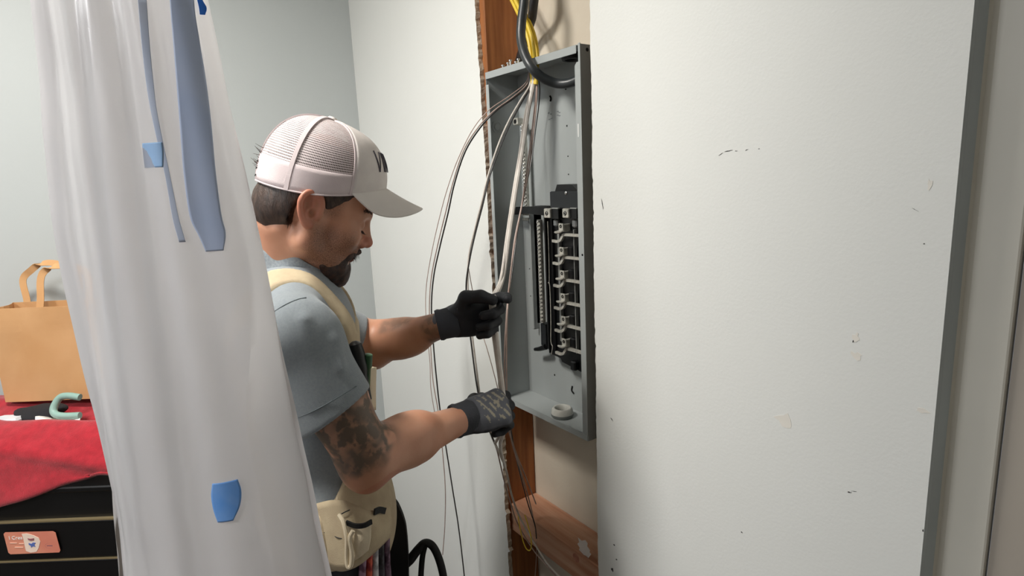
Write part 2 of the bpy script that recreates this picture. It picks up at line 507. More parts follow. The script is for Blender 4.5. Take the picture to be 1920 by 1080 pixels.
rbox('mounting_rail', 1003, 402, 1008, 606, 0.074, YB, M['alu_dull'], bev=.001)
# large ground lug at the top of the upper bar
c0 = on(969, 228, 0.066)
mb = MB().box((c0[0] - .010, .060, c0[2] - .009), (c0[0] + .010, .080, c0[2] + .009), bev=.002)
lug = mb.build('ground_lug', M['alu'], pan)
MB().lathe([(.0055, 0), (.0055, .001), (.004, .0012)], (c0[0] + .001, .060, c0[2]), (0, -1, 0), 14).build('lug_hole', M['hole'], lug)
MB().lathe([(.0035, 0), (.0035, .003)], (c0[0] - .010, .07, c0[2] + .001), (-1, 0, 0), 12).build('lug_screw', M['screw'], lug)
for yy in (402, 412):
    rbox('bar_clip', 979, yy - 3, 990, yy + 2, 0.075, YB, M['alu'])
# black interior base
x0, z0 = XZ(1019, 398, 0.062); x1, z1 = XZ(1092, 668, 0.062)
zb = XZ(1060, 672, 0.062)[1]
base = MB()
x1 = BR - 0.020
base.prism([(x0, zb + .012), (x0 + .012, zb), (x0 + .05, zb - .004), (x0 + .055, zb - .012), (x1, zb - .030), (x1, z0), (x0, z0)], (0, 0.062, 0), (1, 0, 0), (0, 0, 1), (0, 1, 0), YB - 0.062)
base = base.build('interior_base', M['blackp'], pan)
# stepped ribs of the base between the breaker rows
rbox('interior_rail', 1021, 404, 1030, 662, 0.052, 0.0622, M['blackp'])
rbox('interior_rail', 1034, 404, 1042, 660, 0.056, 0.0622, M['charp'])
P = [on(x, y, 0.0505) for x, y in ((1027, 415), (1029, 470), (1030, 525), (1028, 530), (1031, 537), (1033, 600), (1033, 640), (1036, 650), (1034, 664))]
MB().tube(P, 0.0013, 6, 3).build('trim_strip', M['alu'], pan)
# lower left foot of the base and lower right flare
P = [on(x, y, 0.07) for x, y in ((1003, 655), (1012, 654), (1024, 650))]
MB().tube(P, [.0045, .006, .008], 10, 4).build('mounting_foot', M['blackp'], pan, smooth=True)
rbox('interior_rail', 1013, 606, 1024, 650, 0.070, YB, M['charp'])
# main lug cover on top: stepped black block with a trapezoid cap
rbox('lug_block', 1030, 359, 1087, 392, 0.046, YB, M['charp'], bev=.002)
a = XZ(1044, 346, .056); b1 = XZ(1072, 346, .056); c1 = XZ(1087, 361, .056); d1 = XZ(1040, 361, .056)
MB().prism([d1, c1, b1, a], (0, .056, 0), (1, 0, 0), (0, 0, 1), (0, 1, 0), YB - .056).build('lug_cap', M['blackp'], pan)
sc1 = on(1061, 362, .0455); MB().lathe([(.004, 0), (.004, .001), (.0025, .002)], sc1, (0, -1, 0), 14).build('cover_screw', M['screw'], pan, smooth=True)
# insulated neutral strap running out to the left
P = [on(x, y, Y) for x, y, Y in ((1030, 397, .050), (1012, 395, .046), (990, 394, .046), (972, 395, .05), (960, 396, .060))]
MB().band(P, (0, 0, 1), [.020, .020, .018, .020, .018], .010).build('insulating_strap', M['blackp'], pan, smooth=False)
rbox('strap_block', 1001, 386, 1026, 404, 0.048, 0.075, M['blackp'], bev=.002)
# main lugs
for x in (1025, 1059.5):
    l = rbox('main_lug', x - 6, 391, x + 6, 409, 0.036, 0.062, M['alu'], bev=.0015)
    cc = on(x, 400, .036)
    MB().lathe([(.0052, 0), (.0052, .0006), (.0048, .0006), (.003, -.004 + .0046)], cc, (0, -1, 0), 14).build('lug_hole', M['hole'], l)
    MB().tube([cc + np.array([.0005, -.0008, .0035]), cc + np.array([.003, -.0012, -.001]), cc + np.array([-.001, -.0012, -.004])], .0013, 6, 3).build('lug_screw', M['screw'], l, smooth=True)
    rbox('lug_shield', x + 8, 391, x + 22, 411, 0.042, 0.062, M['blackp'])
    rbox('lug_edge', x + 9, 389.5, x + 21, 392, 0.0405, 0.060, M['alu_dull'], bev=.0004)
rbox('bus_bolt', 1036, 411, 1044, 425, .05, .062, M['galv'], bev=.003)
rbox('bus_bolt', 1071, 411, 1080, 427, .05, .062, M['galv'], bev=.003)
# centre bus and its stabs
xa, za = XZ(1046, 432, .052); xb, zb2 = XZ(1052, 640, .052); xm = (xa + xb) / 2
MB().box((xm - .0035, .052, zb2), (xm + .0035, .060, za), bev=.0006).build('bus_bar', M['alu_dull'], pan)
step = (XZ(1052, 427, .045)[1] - XZ(1058, 641, .045)[1]) / 5
xs = XZ(1057, 535, .045)[0]; zs = XZ(1055, 427, .045)[1]
def make_stab(k):
    z = zs - k * step
    o = MB()
    o.box((xs - .003, .036, z - .009), (xs + .013, .039, z + .011), bev=.0007)
    o.box((xs + .004, .039, z - .009), (xs + .013, .060, z + .009), bev=.0007)
    o = o.build('bus_stab', M['alu'], pan)
    b_ = MB(); b_.tube([(xs - .017, .036, z - .011), (xs - .008, .034, z - .0105), (xs + .003, .0345, z - .0095), (xs + .012, .036, z - .006)], [.0022, .0034, .0036, .0022], 8, 4)
    f = b_.build('stab_finger', M['alu'], o, smooth=True)
    b_ = MB(); b_.lathe([(.004, 0), (.004, .001), (.0028, .0018), (.0022, .0002)], (xs + .005, .0362, z + .004), (0, -1, 0), 12)
    s_ = b_.build('stab_screw', M['hole'], o, smooth=True)
    return o
s0 = make_stab(0)
for k in range(1, 6):
    c_ = s0.copy(); COL.objects.link(c_); c_.location = s0.location + Vector((0, 0, -k * step))
    for ch in s0.children:
        d = ch.copy(); COL.objects.link(d); d.parent = c_
# z-shaped straps stepping over to the right hand bus
xr0 = XZ(1042, 470, .045)[0]
def zs_of(y): return XZ(1062, y, .045)[1]
o = MB(); z = zs_of(450)
R0 = BR - .024
pts = [(xr0 - .004, .040, z - .004), (xr0 + .014, .040, z - .0045), (xr0 + .024, .042, z - .001), (xr0 + .031, .044, z + .009), (xr0 + .040, .046, z + .0125), (R0, .048, z + .0125)]
o.band(pts, (0, 1, 0), [.006, .007, .007, .007, .008, .008], .0062, 6)
zf = o.build('bus_strap', M['alu'], pan)
for k in range(1, 6):
    c_ = zf.copy(); COL.objects.link(c_); c_.location = zf.location + Vector((0, 0, zs_of(450 + 42.4 * k) - z))
# right hand bus: vertical strip with a bright edge, black ribs
rbox('bus_bar', 1074, 430, 1081, 664, .050, .060, M['alu_dull'])
MB().box((BR - .0255, .047, zs_of(660)), (BR - .0238, .062, zs_of(424)), bev=.0003).build('bus_edge', M['galv'], pan)
for k in range(6):
    z = zs_of(470 + 42.4 * k)
    MB().box((BR - .040, .046, z - .010), (BR - .026, .061, z + .004), bev=.001).build('insulator_rib', M['blackp'], pan)
    MB().box((xs + .012, .047, z - .014), (xs + .030, .062, z + .010), bev=.003).build('insulator_rib', M['blackp'], pan)
MB().box((BR - .0225, .050, XZ(1090, 672, .05)[1]), (BR - .0195, YB, zs_of(415)), bev=.0005).build('interior_rail', M['blackp'], pan)

# small screws and slivers standing on the top edge of the panel
for i, (x, y) in enumerate(((946, 121), (953, 121), (962, 118), (966, 116), (972, 118), (979, 113))):
    p = on(x, y, 0.03); z = BT
    p = np.array([BL + .06 + i * .016, .012 + .004 * (i % 2), z])
    sc_ = MB().lathe([(.0022, 0), (.0022, .006 + .003 * (i % 3)), (.0042, .0065 + .003 * (i % 3)), (.0042, .009 + .003 * (i % 3)), (.002, .0100 + .003 * (i % 3))], p, (0, 0, 1), 10)
    o = sc_.build('top_screw', M['screw'], pan, smooth=True)
# screws on the side of the box next to the drywall
p = on_x(1101, 93, BR); MB().lathe([(.004, 0), (.003, .001)], p, (1, 0, 0), 12).build('side_screw', M['hole'], pan)
p = on_x(1098, 812, BR - .0)
# loose bushing on the panel floor
c = on(1053, 772, 0.045); c = np.array([c[0], 0.047, BB + t + .0004])
cr = empty('conduit_bushing', c, 'white and grey conduit bushing ring lying on the floor of the panel', 'bushing')
MB().lathe([(.0165, .009), (.0165, .0195), (.0195, .0235), (.0225, .0235), (.0262, .0195), (.0285, .009)], c, (0, 0, 1), 40, closed=True).build('collar', M['white_plastic'], cr, smooth=True)
MB().lathe([(.0175, 0), (.0175, .009), (.0285, .009), (.0285, .004), (.0262, 0)], c, (0, 0, 1), 40, closed=True).build('base_ring', mat('grey_rubber', (120, 124, 122), .6), cr, smooth=True)
# ------------------------------------------------------------------ signed-distance modelling
class Field:
    def __init__(s, lo, hi, h, big=0.08):
        s.lo = np.array(lo, float); s.h = h
        s.n = np.ceil((np.array(hi) - s.lo) / h).astype(int) + 1
        s.D = np.full(s.n, big, np.float32)
        s.ax = [s.lo[i] + np.arange(s.n[i]) * h for i in range(3)]
    def reg(s, blo, bhi):
        a = np.clip(np.floor((np.array(blo) - s.lo) / s.h).astype(int), 0, s.n)
        b_ = np.clip(np.ceil((np.array(bhi) - s.lo) / s.h).astype(int) + 1, 0, s.n)
        sl = tuple(slice(i, j) for i, j in zip(a, b_))
        X = s.ax[0][sl[0]][:, None, None]; Y = s.ax[1][sl[1]][None, :, None]; Z = s.ax[2][sl[2]][None, None, :]
        return sl, X, Y, Z
    def op(s, fn, blo, bhi, k=0.01, mode='add', pad=None):
        pad = (k + 0.03) if pad is None else pad
        sl, X, Y, Z = s.reg(np.array(blo) - pad, np.array(bhi) + pad)
        if min(s.D[sl].shape) == 0: return s
        d = fn(X, Y, Z).astype(np.float32); D = s.D[sl]
        if mode == 'add':
            h = np.clip(0.5 + 0.5 * (D - d) / k, 0, 1); s.D[sl] = D * (1 - h) + d * h - k * h * (1 - h)
        elif mode == 'sub':
            d = -d; h = np.clip(0.5 - 0.5 * (D - d) / k, 0, 1); s.D[sl] = D * (1 - h) + d * h + k * h * (1 - h)
        elif mode == 'int':
            h = np.clip(0.5 - 0.5 * (D - d) / k, 0, 1); s.D[sl] = D * (1 - h) + d * h + k * h * (1 - h)
        return s
    def cone(s, a, b_, r1, r2, k=0.01, mode='add', grow=0.0, sq=None):
        """tapered capsule; sq = (axis, factor) flattens along an axis"""
        a = np.array(a, float); b_ = np.array(b_, float); r1 += grow; r2 += grow
        ab = b_ - a; L = ab @ ab + 1e-12
        def fn(X, Y, Z):
            px, py, pz = X - a[0], Y - a[1], Z - a[2]
            t = np.clip((px * ab[0] + py * ab[1] + pz * ab[2]) / L, 0, 1)
            qx, qy, qz = px - t * ab[0], py - t * ab[1], pz - t * ab[2]
            if sq is not None:
                A, f_ = sq; m_ = (qx * A[0] + qy * A[1] + qz * A[2]) * (1 / f_ - 1)
                qx, qy, qz = qx + m_ * A[0], qy + m_ * A[1], qz + m_ * A[2]
                sc_ = min(1.0, f_)
            else: sc_ = 1.0
            return (np.sqrt(qx * qx + qy * qy + qz * qz) - (r1 + (r2 - r1) * t)) * (sc_ if sc_ < 1 else 1)
        R = max(r1, r2) * (max(1, sq[1]) if sq is not None else 1)
        return s.op(fn, np.minimum(a, b_) - R, np.maximum(a, b_) + R, k, mode)
    def ell(s, c, ax, rad, k=0.02, mode='add', grow=0.0):
        c = np.array(c, float); A = [np.array(q, float) for q in ax]; rad = np.array(rad, float) + grow
        def fn(X, Y, Z):
            px, py, pz = X - c[0], Y - c[1], Z - c[2]
            u = [(px * a[0] + py * a[1] + pz * a[2]) for a in A]
            k0 = np.sqrt(sum((u[i] / rad[i]) ** 2 for i in range(3)))
            k1 = np.sqrt(sum((u[i] / rad[i] ** 2) ** 2 for i in range(3))) + 1e-9
            return k0 * (k0 - 1) / k1
        R = rad.max()
        return s.op(fn, c - R, c + R, k, mode)
    def half(s, p, nrm, k=0.004, lo=None, hi=None):
        """cut away the side nrm points to"""
        p = np.array(p, float); nrm = np.array(nrm, float); nrm = nrm / np.linalg.norm(nrm)
        fn = lambda X, Y, Z: (X - p[0]) * nrm[0] + (Y - p[1]) * nrm[1] + (Z - p[2]) * nrm[2]
        lo = s.lo if lo is None else lo; hi = (s.lo + s.n * s.h) if hi is None else hi
        return s.op(fn, lo, hi, k, 'int', pad=0)
    def shift(s, amp, scale, seed, oct=2, stretch=(1, 1, 1)):
        g = np.random.default_rng(seed); X, Y, Z = s.ax[0][:, None, None] * stretch[0], s.ax[1][None, :, None] * stretch[1], s.ax[2][None, None, :] * stretch[2]
        a = amp; sc_ = scale
        for o in range(oct):
            for _ in range(3):
                q = g.normal(size=3); q /= np.linalg.norm(q); q *= sc_ * 2 * math.pi
                s.D += (a / 3 * np.sin(X * q[0] + Y * q[1] + Z * q[2] + g.uniform(0, 6.28))).astype(np.float32)
            a *= .5; sc_ *= 2
        return s
    def mesh(s):
        D = s.D.copy(); b_ = 0.05
        D[0] = D[-1] = b_; D[:, 0] = D[:, -1] = b_; D[:, :, 0] = D[:, :, -1] = b_
        bg = openvdb.FloatGrid(float(0.08)); bg.copyFromArray(D, tolerance=0.0)
        P, T, Q = bg.convertToPolygons(0.0, 0.0)
        P = P * s.h + s.lo
        # smooth a little (Laplacian) to hide the grid
        return P, [tuple(q[::-1]) for q in Q] + [tuple(t[::-1]) for t in T]
    def sample(s, P):
        I = np.clip(np.round((np.asarray(P) - s.lo) / s.h).astype(int), 0, s.n - 1)
        return s.D[I[:, 0], I[:, 1], I[:, 2]]

def relax(P, F, it=2, lam=0.5):
    P = np.array(P, float)
    E = set()
    A = np.array([f for f in F if len(f) == 4], int)
    e = np.vstack([A[:, [0, 1]], A[:, [1, 2]], A[:, [2, 3]], A[:, [3, 0]]]) if len(A) else np.zeros((0, 2), int)
    T = np.array([f for f in F if len(f) == 3], int)
    if len(T): e = np.vstack([e, T[:, [0, 1]], T[:, [1, 2]], T[:, [2, 0]]])
    e = np.unique(np.sort(e, axis=1), axis=0)
    cnt = np.zeros(len(P)); np.add.at(cnt, e[:, 0], 1); np.add.at(cnt, e[:, 1], 1)
    for _ in range(it):
        S = np.zeros_like(P); np.add.at(S, e[:, 0], P[e[:, 1]]); np.add.at(S, e[:, 1], P[e[:, 0]])
        P = P + lam * (S / np.maximum(cnt, 1)[:, None] - P)
    return P

def trace(F, x, y, z0=.6, z1=1.5, lift=.001):
    zz = np.arange(z0, z1, .0015); d = MW @ np.array([(x - 960) / FPX, (y - 540) / FPX, 1.0])
    Q = CAM + zz[:, None] * d; ok = np.all((Q > F.lo) & (Q < F.lo + (F.n - 1) * F.h), axis=1); D = np.where(ok, F.sample(Q), 1.0)
    k = np.argmax(D < 0)
    return Q[k] - unit(d) * lift if D[k] < 0 else None
def seam(F, pts, r, m, parent, name='seam', lift=.001, sub=5):
    P2 = catmull([(p[0], p[1], 0) for p in pts], sub); Q = [trace(F, p[0], p[1], lift=lift) for p in P2]; Q = [q for q in Q if q is not None]
    if len(Q) > 3:
        Q = np.array(Q)
        for _ in range(3): Q[1:-1] = (Q[:-2] + 2 * Q[1:-1] + Q[2:]) / 4
        return MB().tube(Q, r, 6, 1).build(name, m, parent, smooth=True)

def unit(v):
    v = np.array(v, float); return v / np.linalg.norm(v)

def paint(o, name, vals):
    """vals: (n,3) colour attribute values in vertex order"""
    a = o.data.color_attributes.new(name, 'FLOAT_COLOR', 'POINT')
    q = np.ones((len(vals), 4), np.float32); q[:, :3] = vals
    a.data.foreach_set('color', q.ravel())

# ------------------------------------------------------------------ body frames
UP = np.array([0, 0, 1.0])
def horiz(v):
    v = cv(v); v[2] = 0; return unit(v)
# head frame: looking to the right of the picture, tilted forward
Hc = at(590, 395, 1.05)
ray_h = unit(Hc - CAM)
F0 = unit(np.cross(UP, ray_h)); F0 = F0 if F0 @ cv((1, 0, 0)) > 0 else -F0
TH = math.radians(24)
HF = F0 * math.cos(TH) - UP * math.sin(TH)
HU = UP * math.cos(TH) + F0 * math.sin(TH)
HR = unit(np.cross(HF, HU))                       # his right, towards the camera
if HR @ (CAM - Hc) < 0: HR = -HR
def H(f, u, r=0.0): return Hc + HF * f + HU * u + HR * r
HAX = (HF, HU, HR)
# torso frame
BF = horiz((0.965, 0, 0.26)); BR_ = unit(np.cross(BF, UP)); BR_ = BR_ if BR_ @ (CAM - Hc) > 0 else -BR_
BAX = (BF, UP, BR_)
neckb = at(548, 512, 1.075)
chest = at(550, 645, 1.085); belly = at(582, 800, 1.10); hips = at(608, 950, 1.11)
RS = at(556, 628, 0.905); RE = at(688, 860, 0.93); RW = at(866, 786, 1.13)
LS = at(606, 612, 1.26); LE = at(700, 652, 1.33); LW = at(838, 606, 1.23)
legr = hips + BR_ * 0.09 - UP * 0.10; legl = hips - BR_ * 0.09 - UP * 0.10
kneer = np.array([*(legr + BF * 0.03)[:2], 0.50]); kneel = np.array([*(legl + BF * 0.02)[:2], 0.50])
ankr = np.array([*(legr - BF * 0.02)[:2], 0.10]); ankl = np.array([*(legl - BF * 0.03)[:2], 0.10])

def torso(F, g=0.0, k=0.03):
    F.ell(chest + BF * .005, BAX, (.100, .16, .130), k, grow=g)
    F.ell(chest + UP * .035 - BF * .010, BAX, (.085, .058, .165), k, grow=g)
    F.ell(chest + UP * .02 + BF * .045 + BR_ * .06, BAX, (.055, .07, .075), k, grow=g)
    F.ell(chest + UP * .02 + BF * .045 - BR_ * .06, BAX, (.055, .07, .075), k, grow=g)
    F.ell(belly + BF * .005, BAX, (.100, .16, .140), k, grow=g)
    F.ell(hips, BAX, (.108, .14, .155), k, grow=g)
def upper(F, side, g=0.0):
    S, E_ = (RS, RE) if side > 0 else (LS, LE)
    F.cone(S, E_, .053, .043, .02, grow=g)
    F.ell(S - UP * .003, BAX, (.052, .052, .047), .025, grow=g)
    F.ell(S * .48 + E_ * .52 + BF * .006, BAX, (.042, .058, .041), .02, grow=g)     # biceps
def trapz(F, g=0.0):
    for S in (RS, LS):
        F.cone(neckb - UP * .030, S + UP * .016, .042, .036, .03, grow=g)

# ---- skin: one continuous surface
lo = np.array([min(p[i] for p in (chest, RE, RW, LW, LE, Hc, hips, LS, RS)) for i in range(3)]) - .22
hi = np.array([max(p[i] for p in (chest, RE, RW, LW, LE, Hc, hips, LS, RS)) for i in range(3)]) + .20
lo[2] = hips[2] - .2
B = Field(lo, hi, 0.0026)
torso(B, -0.012); trapz(B, -.008); upper(B, 1); upper(B, -1)
for E_, W_, S_ in ((RE, RW, RS), (LE, LW, LS)):
    d = unit(W_ - E_); up_ = unit(E_ - S_)
    B.cone(E_, E_ + (W_ - E_) * .45, .041, .040, .022)
    B.cone(E_ + (W_ - E_) * .38, W_, .039, .026, .02)
    B.ell(E_ + (W_ - E_) * .28 + UP * .010, (d, UP, np.cross(d, UP)), (.085, .037, .037), .02)
    B.ell(E_ - UP * .008 + up_ * .012 - d * .012, BAX, (.024, .03, .026), .02)
    B.cone(W_, W_ + d * .008, .026, .025, .01)
# neck
B.cone(H(-.042, -.040, 0), neckb - BF * .004, .051, .055, .02)
B.cone(H(-.008, -.082, 0), neckb + BF * .038 - UP * .015, .016, .020, .025)          # throat
B.cone(H(-.04, -.045, .040), neckb + BF * .040 + BR_ * .025 - UP * .02, .018, .013, .015)   # neck muscle
B.cone(H(-.04, -.045, -.040), neckb + BF * .040 - BR_ * .025 - UP * .02, .018, .013, .015)
# skull and face
B.ell(H(-.003, .050), HAX, (.087, .086, .072), .02)
B.ell(H(-.023, .025), HAX, (.065, .076, .070), .02)
B.ell(H(.045, .010), HAX, (.050, .075, .062), .02)
B.ell(H(.048, -.035), HAX, (.040, .055, .053), .02)             # maxilla
B.ell(H(.048, -.072), HAX, (.034, .024, .036), .02)              # chin block
B.cone(H(.002, -.052, .052), H(.062, -.083, .018), .020, .016, .02)   # jaw right
B.cone(H(.002, -.052, -.052), H(.062, -.083, -.018), .020, .016, .02)
B.cone(H(.002, -.010, .056), H(.002, -.055, .054), .018, .017, .02)
B.cone(H(.002, -.010, -.056), H(.002, -.055, -.054), .018, .017, .02)
B.ell(H(.060, -.020, .042), HAX, (.024, .020, .020), .018)       # cheekbones
B.ell(H(.060, -.020, -.042), HAX, (.024, .020, .020), .018)
B.cone(H(.084, .024, .014), H(.070, .022, .045), .011, .010, .012)     # brow ridge
B.cone(H(.084, .024, -.014), H(.070, .022, -.045), .011, .010, .012)
B.ell(H(.094, .004, .031), HAX, (.014, .012, .015), .010, 'sub')  # eye sockets
B.ell(H(.094, .004, -.031), HAX, (.014, .012, .015), .010, 'sub')
B.ell(H(.0755, .004, .031), HAX, (.0125, .0125, .0135), .003)     # closed lids over the eyeballs
B.ell(H(.0755, .004, -.031), HAX, (.0125, .0125, .0135), .003)
B.cone(H(.086, .016), H(.104, -.022), .0075, .0092, .010)          # nose bridge
B.ell(H(.1035, -.0235), HAX, (.0105, .0095, .0105), .007)         # tip
B.ell(H(.0935, -.0300, .0115), HAX, (.0100, .0080, .0070), .005)  # wings
B.ell(H(.0935, -.0300, -.0115), HAX, (.0100, .0080, .0070), .005)
B.ell(H(.0960, -.0370, .007), HAX, (.0050, .0030, .0032), .002, 'sub')
B.ell(H(.0960, -.0370, -.007), HAX, (.0050, .0030, .0032), .002, 'sub')
B.cone(H(.084, -.046, -.012), H(.084, -.046, .012), .0085, .0085, .008)   # upper lip
B.cone(H(.0875, -.0525, -.012), H(.0875, -.0525, .012), .0050, .0050, .004)
B.cone(H(.0865, -.0605, -.011), H(.0865, -.0605, .011), .0055, .0055, .004)
B.cone(H(.093, -.0565, -.020), H(.093, -.0565, .020), .0022, .0022, .003, 'sub')
# ears
for s_ in (1, -1):
    e0 = lambda f, u, r=0.0: H(-.004 + f, .001 + u * .92, s_ * (.073 + r))
    tl = unit(HU * .97 - HF * .22)
    B.ell(e0(-.006, .004, .004), (unit(HF * .95 + HR * s_ * -.35), HU, unit(HR * s_ * .95 + HF * .35)), (.017, .031, .0060), .005)
    rim = [(.006, -.016), (.010, -.004), (.012, .012), (.006, .027), (-.006, .033), (-.018, .028), (-.023, .012), (-.019, -.006), (-.010, -.020), (-.002, -.028), (.004, -.024)]
    rc = catmull([(p_[0], p_[1], 0) for p_ in rim[1:]], 4)
    for a, b_ in zip(rc[:-1], rc[1:]):
        B.cone(e0(a[0], a[1], .007 - a[0] * .40), e0(b_[0], b_[1], .007 - b_[0] * .40), .0038, .0038, .004)
    B.ell(e0(-.010, .010, .010), HAX, (.008, .014, .0058), .003, 'sub')
    B.ell(e0(.000, -.004, .008), HAX, (.0065, .0075, .008), .003, 'sub')
    B.cone(e0(.010, -.010, .004), e0(.010, .000, .003), .005, .004, .004)
    B.ell(e0(.000, -.025, .006), HAX, (.008, .008, .0045), .004)
P, Fc = B.mesh()
P = relax(P, Fc, 2, .5)
person = empty('person', (hips[0], hips[1], 0.0), 'man in grey t-shirt, khaki vest and white cap working at the panel', 'person')
M['skin'] = None
def skin_mat():
    m = bpy.data.materials.new('skin'); m.use_nodes = True; nt = m.node_tree; L = nt.links.new
    b = nt.nodes['Principled BSDF']; b.inputs['Roughness'].default_value = 0.48
    b.inputs['Subsurface Weight'].default_value = 0.12
    b.inputs['Subsurface Radius'].default_value = (0.012, 0.005, 0.003); b.inputs['Subsurface Scale'].default_value = 1.0
    at_ = nt.nodes.new('ShaderNodeAttribute'); at_.attribute_name = 'pigment'
    sp = nt.nodes.new('ShaderNodeSeparateColor'); L(at_.outputs['Color'], sp.inputs[0])
    tc = nt.nodes.new('ShaderNodeTexCoord')
    def noise(sc_, det=3):
        n = nt.nodes.new('ShaderNodeTexNoise'); n.inputs['Scale'].default_value = sc_; n.inputs['Detail'].default_value = det
        L(tc.outputs['Object'], n.inputs['Vector']); return n
    def ramp(src, e):
        r = nt.nodes.new('ShaderNodeValToRGB'); L(src, r.inputs[0])
        r.color_ramp.elements[0].position, r.color_ramp.elements[1].position = e[0][0], e[-1][0]
        r.color_ramp.elements[0].color, r.color_ramp.elements[1].color = e[0][1], e[-1][1]
        return r
    def mix(fac, a, b__):
        x = nt.nodes.new('ShaderNodeMix'); x.data_type = 'RGBA'
        if isinstance(fac, float): x.inputs[0].default_value = fac
        else: L(fac, x.inputs[0])
        for i, q in ((6, a), (7, b__)):
            if isinstance(q, tuple): x.inputs[i].default_value = q
            else: L(q, x.inputs[i])
        return x.outputs[2]
    def mul(a, b__):
        x = nt.nodes.new('ShaderNodeMath'); x.operation = 'MULTIPLY'
        for i, q in ((0, a), (1, b__)):
            if isinstance(q, float): x.inputs[i].default_value = q
            else: L(q, x.inputs[i])
        return x.outputs[0]
    w = (1, 1, 1, 1); k = (0, 0, 0, 1)
    base = mix(ramp(noise(14).outputs[0], [(.3, k), (.7, w)]).outputs[0], lin((204, 152, 124)), lin((188, 132, 104)))
    base = mix(mul(sp.outputs[2], .7), base, lin((178, 88, 74)))
    st = ramp(noise(900, 1).outputs[0], [(.40, k), (.62, w)]).outputs[0]
    stm = nt.nodes.new('ShaderNodeMath'); stm.operation = 'MULTIPLY_ADD'; L(st, stm.inputs[0]); stm.inputs[1].default_value = .45; stm.inputs[2].default_value = .28
    base = mix(mul(sp.outputs[1], stm.outputs[0]), base, lin((66, 44, 36)))
    # tattoo ink: soft leaf and line shapes inside the painted region
    vo = nt.nodes.new('ShaderNodeTexVoronoi'); vo.feature = 'SMOOTH_F1'; vo.inputs['Scale'].default_value = 55
    nv = noise(22, 2)
    ad = nt.nodes.new('ShaderNodeVectorMath'); ad.operation = 'MULTIPLY_ADD'; L(nv.outputs['Color'], ad.inputs[0]); ad.inputs[1].default_value = (.05, .05, .05); L(tc.outputs['Object'], ad.inputs[2])
    L(ad.outputs[0], vo.inputs['Vector'])
    ink = ramp(vo.outputs['Distance'], [(.28, w), (.62, k)]).outputs[0]
    ink2 = ramp(noise(50, 4).outputs[0], [(.44, k), (.54, w)]).outputs[0]
    mx = nt.nodes.new('ShaderNodeMath'); mx.operation = 'MAXIMUM'; L(ink, mx.inputs[0]); L(ink2, mx.inputs[1])
    ink3 = nt.nodes.new('ShaderNodeMath'); ink3.operation = 'MULTIPLY_ADD'; L(mx.outputs[0], ink3.inputs[0]); ink3.inputs[1].default_value = .50; ink3.inputs[2].default_value = .38
    base = mix(mul(sp.outputs[0], ink3.outputs[0]), base, lin((70, 68, 58)))
    L(base, b.inputs['Base Color'])
    bp = nt.nodes.new('ShaderNodeBump'); bp.inputs['Strength'].default_value = .15; bp.inputs['Distance'].default_value = .001
    L(noise(420, 2).outputs[0], bp.inputs['Height']); L(bp.outputs[0], b.inputs['Normal'])
    return m
M['skin'] = skin_mat()
body = mesh('body', P, Fc, M['skin'], person, smooth=True)
# pigment attribute
Q = P - Hc; f_, u_h, r_h = Q @ HF, Q @ HU, Q @ HR
def smooth(x, a, b_): t_ = np.clip((x - a) / (b_ - a), 0, 1); return t_ * t_ * (3 - 2 * t_)
def seg_t(P, a, b_): ab = b_ - a; return ((P - a) @ ab) / (ab @ ab)
def seg_d(P, a, b_):
    t_ = np.clip(seg_t(P, a, b_), 0, 1); return np.linalg.norm(P - a - t_[:, None] * (b_ - a), axis=1)
near = seg_d(P, RS, RE) < .085
tt = seg_t(P, RS, RE) + .10 * wnoise(P, 12, 3)
nearF = seg_d(P, RE, RW) < .07
inner = seg_t(P, RE, RW)
tat = np.where(near, smooth(tt, .30, .40) * (1 - smooth(tt, .93, 1.08)), 0) * (1 - smooth(inner, .10, .22))
patch = wnoise(P, 18, 9)
tat = tat * smooth(patch, -.95, -.6)
far = seg_d(P, LE, LW) < .06
tf = seg_t(P, LE, LW)
tat = np.maximum(tat, np.where(far, smooth(tf, .74, .82) * (1 - smooth(tf, .95, 1.02)) * .7 * smooth(wnoise(P, 14, 4), -.5, .1), 0))
tat = np.maximum(tat, np.where(far, smooth(tf, .25, .35) * (1 - smooth(tf, .62, .7)) * .55 * smooth((P - LE) @ UP - ((LW - LE)[2]) * tf, .018, .03), 0))
hd = (np.linalg.norm(Q, axis=1) < .2)
stub = 1.25 * np.where(hd, smooth(-u_h, -.005 + 0 * f_, .035) * smooth(f_, -.012, .018) * (1 - smooth(-u_h, .10, .13)), 0)
stub *= (1 - smooth(f_, .075, .088) * smooth(u_h, -.036, -.028))
stub = np.maximum(stub * .85, np.where(hd, (smooth(f_, -.005, .008) * (1 - smooth(f_, .030, .050)) * smooth(u_h, -.012, .01) * .8), 0) * (np.abs(r_h) < .071))
hairc = np.where(hd, (1 - smooth(f_, .026 - 0 * u_h, .040)) * smooth(u_h, .012, .024) * (np.abs(r_h) < .0745), 0)
stub = np.maximum(stub, hairc * 1.3)
red = np.where(hd, smooth(np.abs(r_h), .074, .082) * .55, 0)
red = np.maximum(red, np.where(hd & (f_ > .078) & (np.abs(u_h + .057) < .010) & (np.abs(r_h) < .021), 1.0, 0))
red = np.maximum(red, np.where(hd & (f_ > .092) & (u_h < -.012), .55, 0))
red = np.maximum(red, np.where(np.linalg.norm(P - (RE + unit(RE - RS) * .03 - UP * .01), axis=1) < .04, .35, 0))
paint(body, 'pigment', np.stack([tat, stub, red], 1))

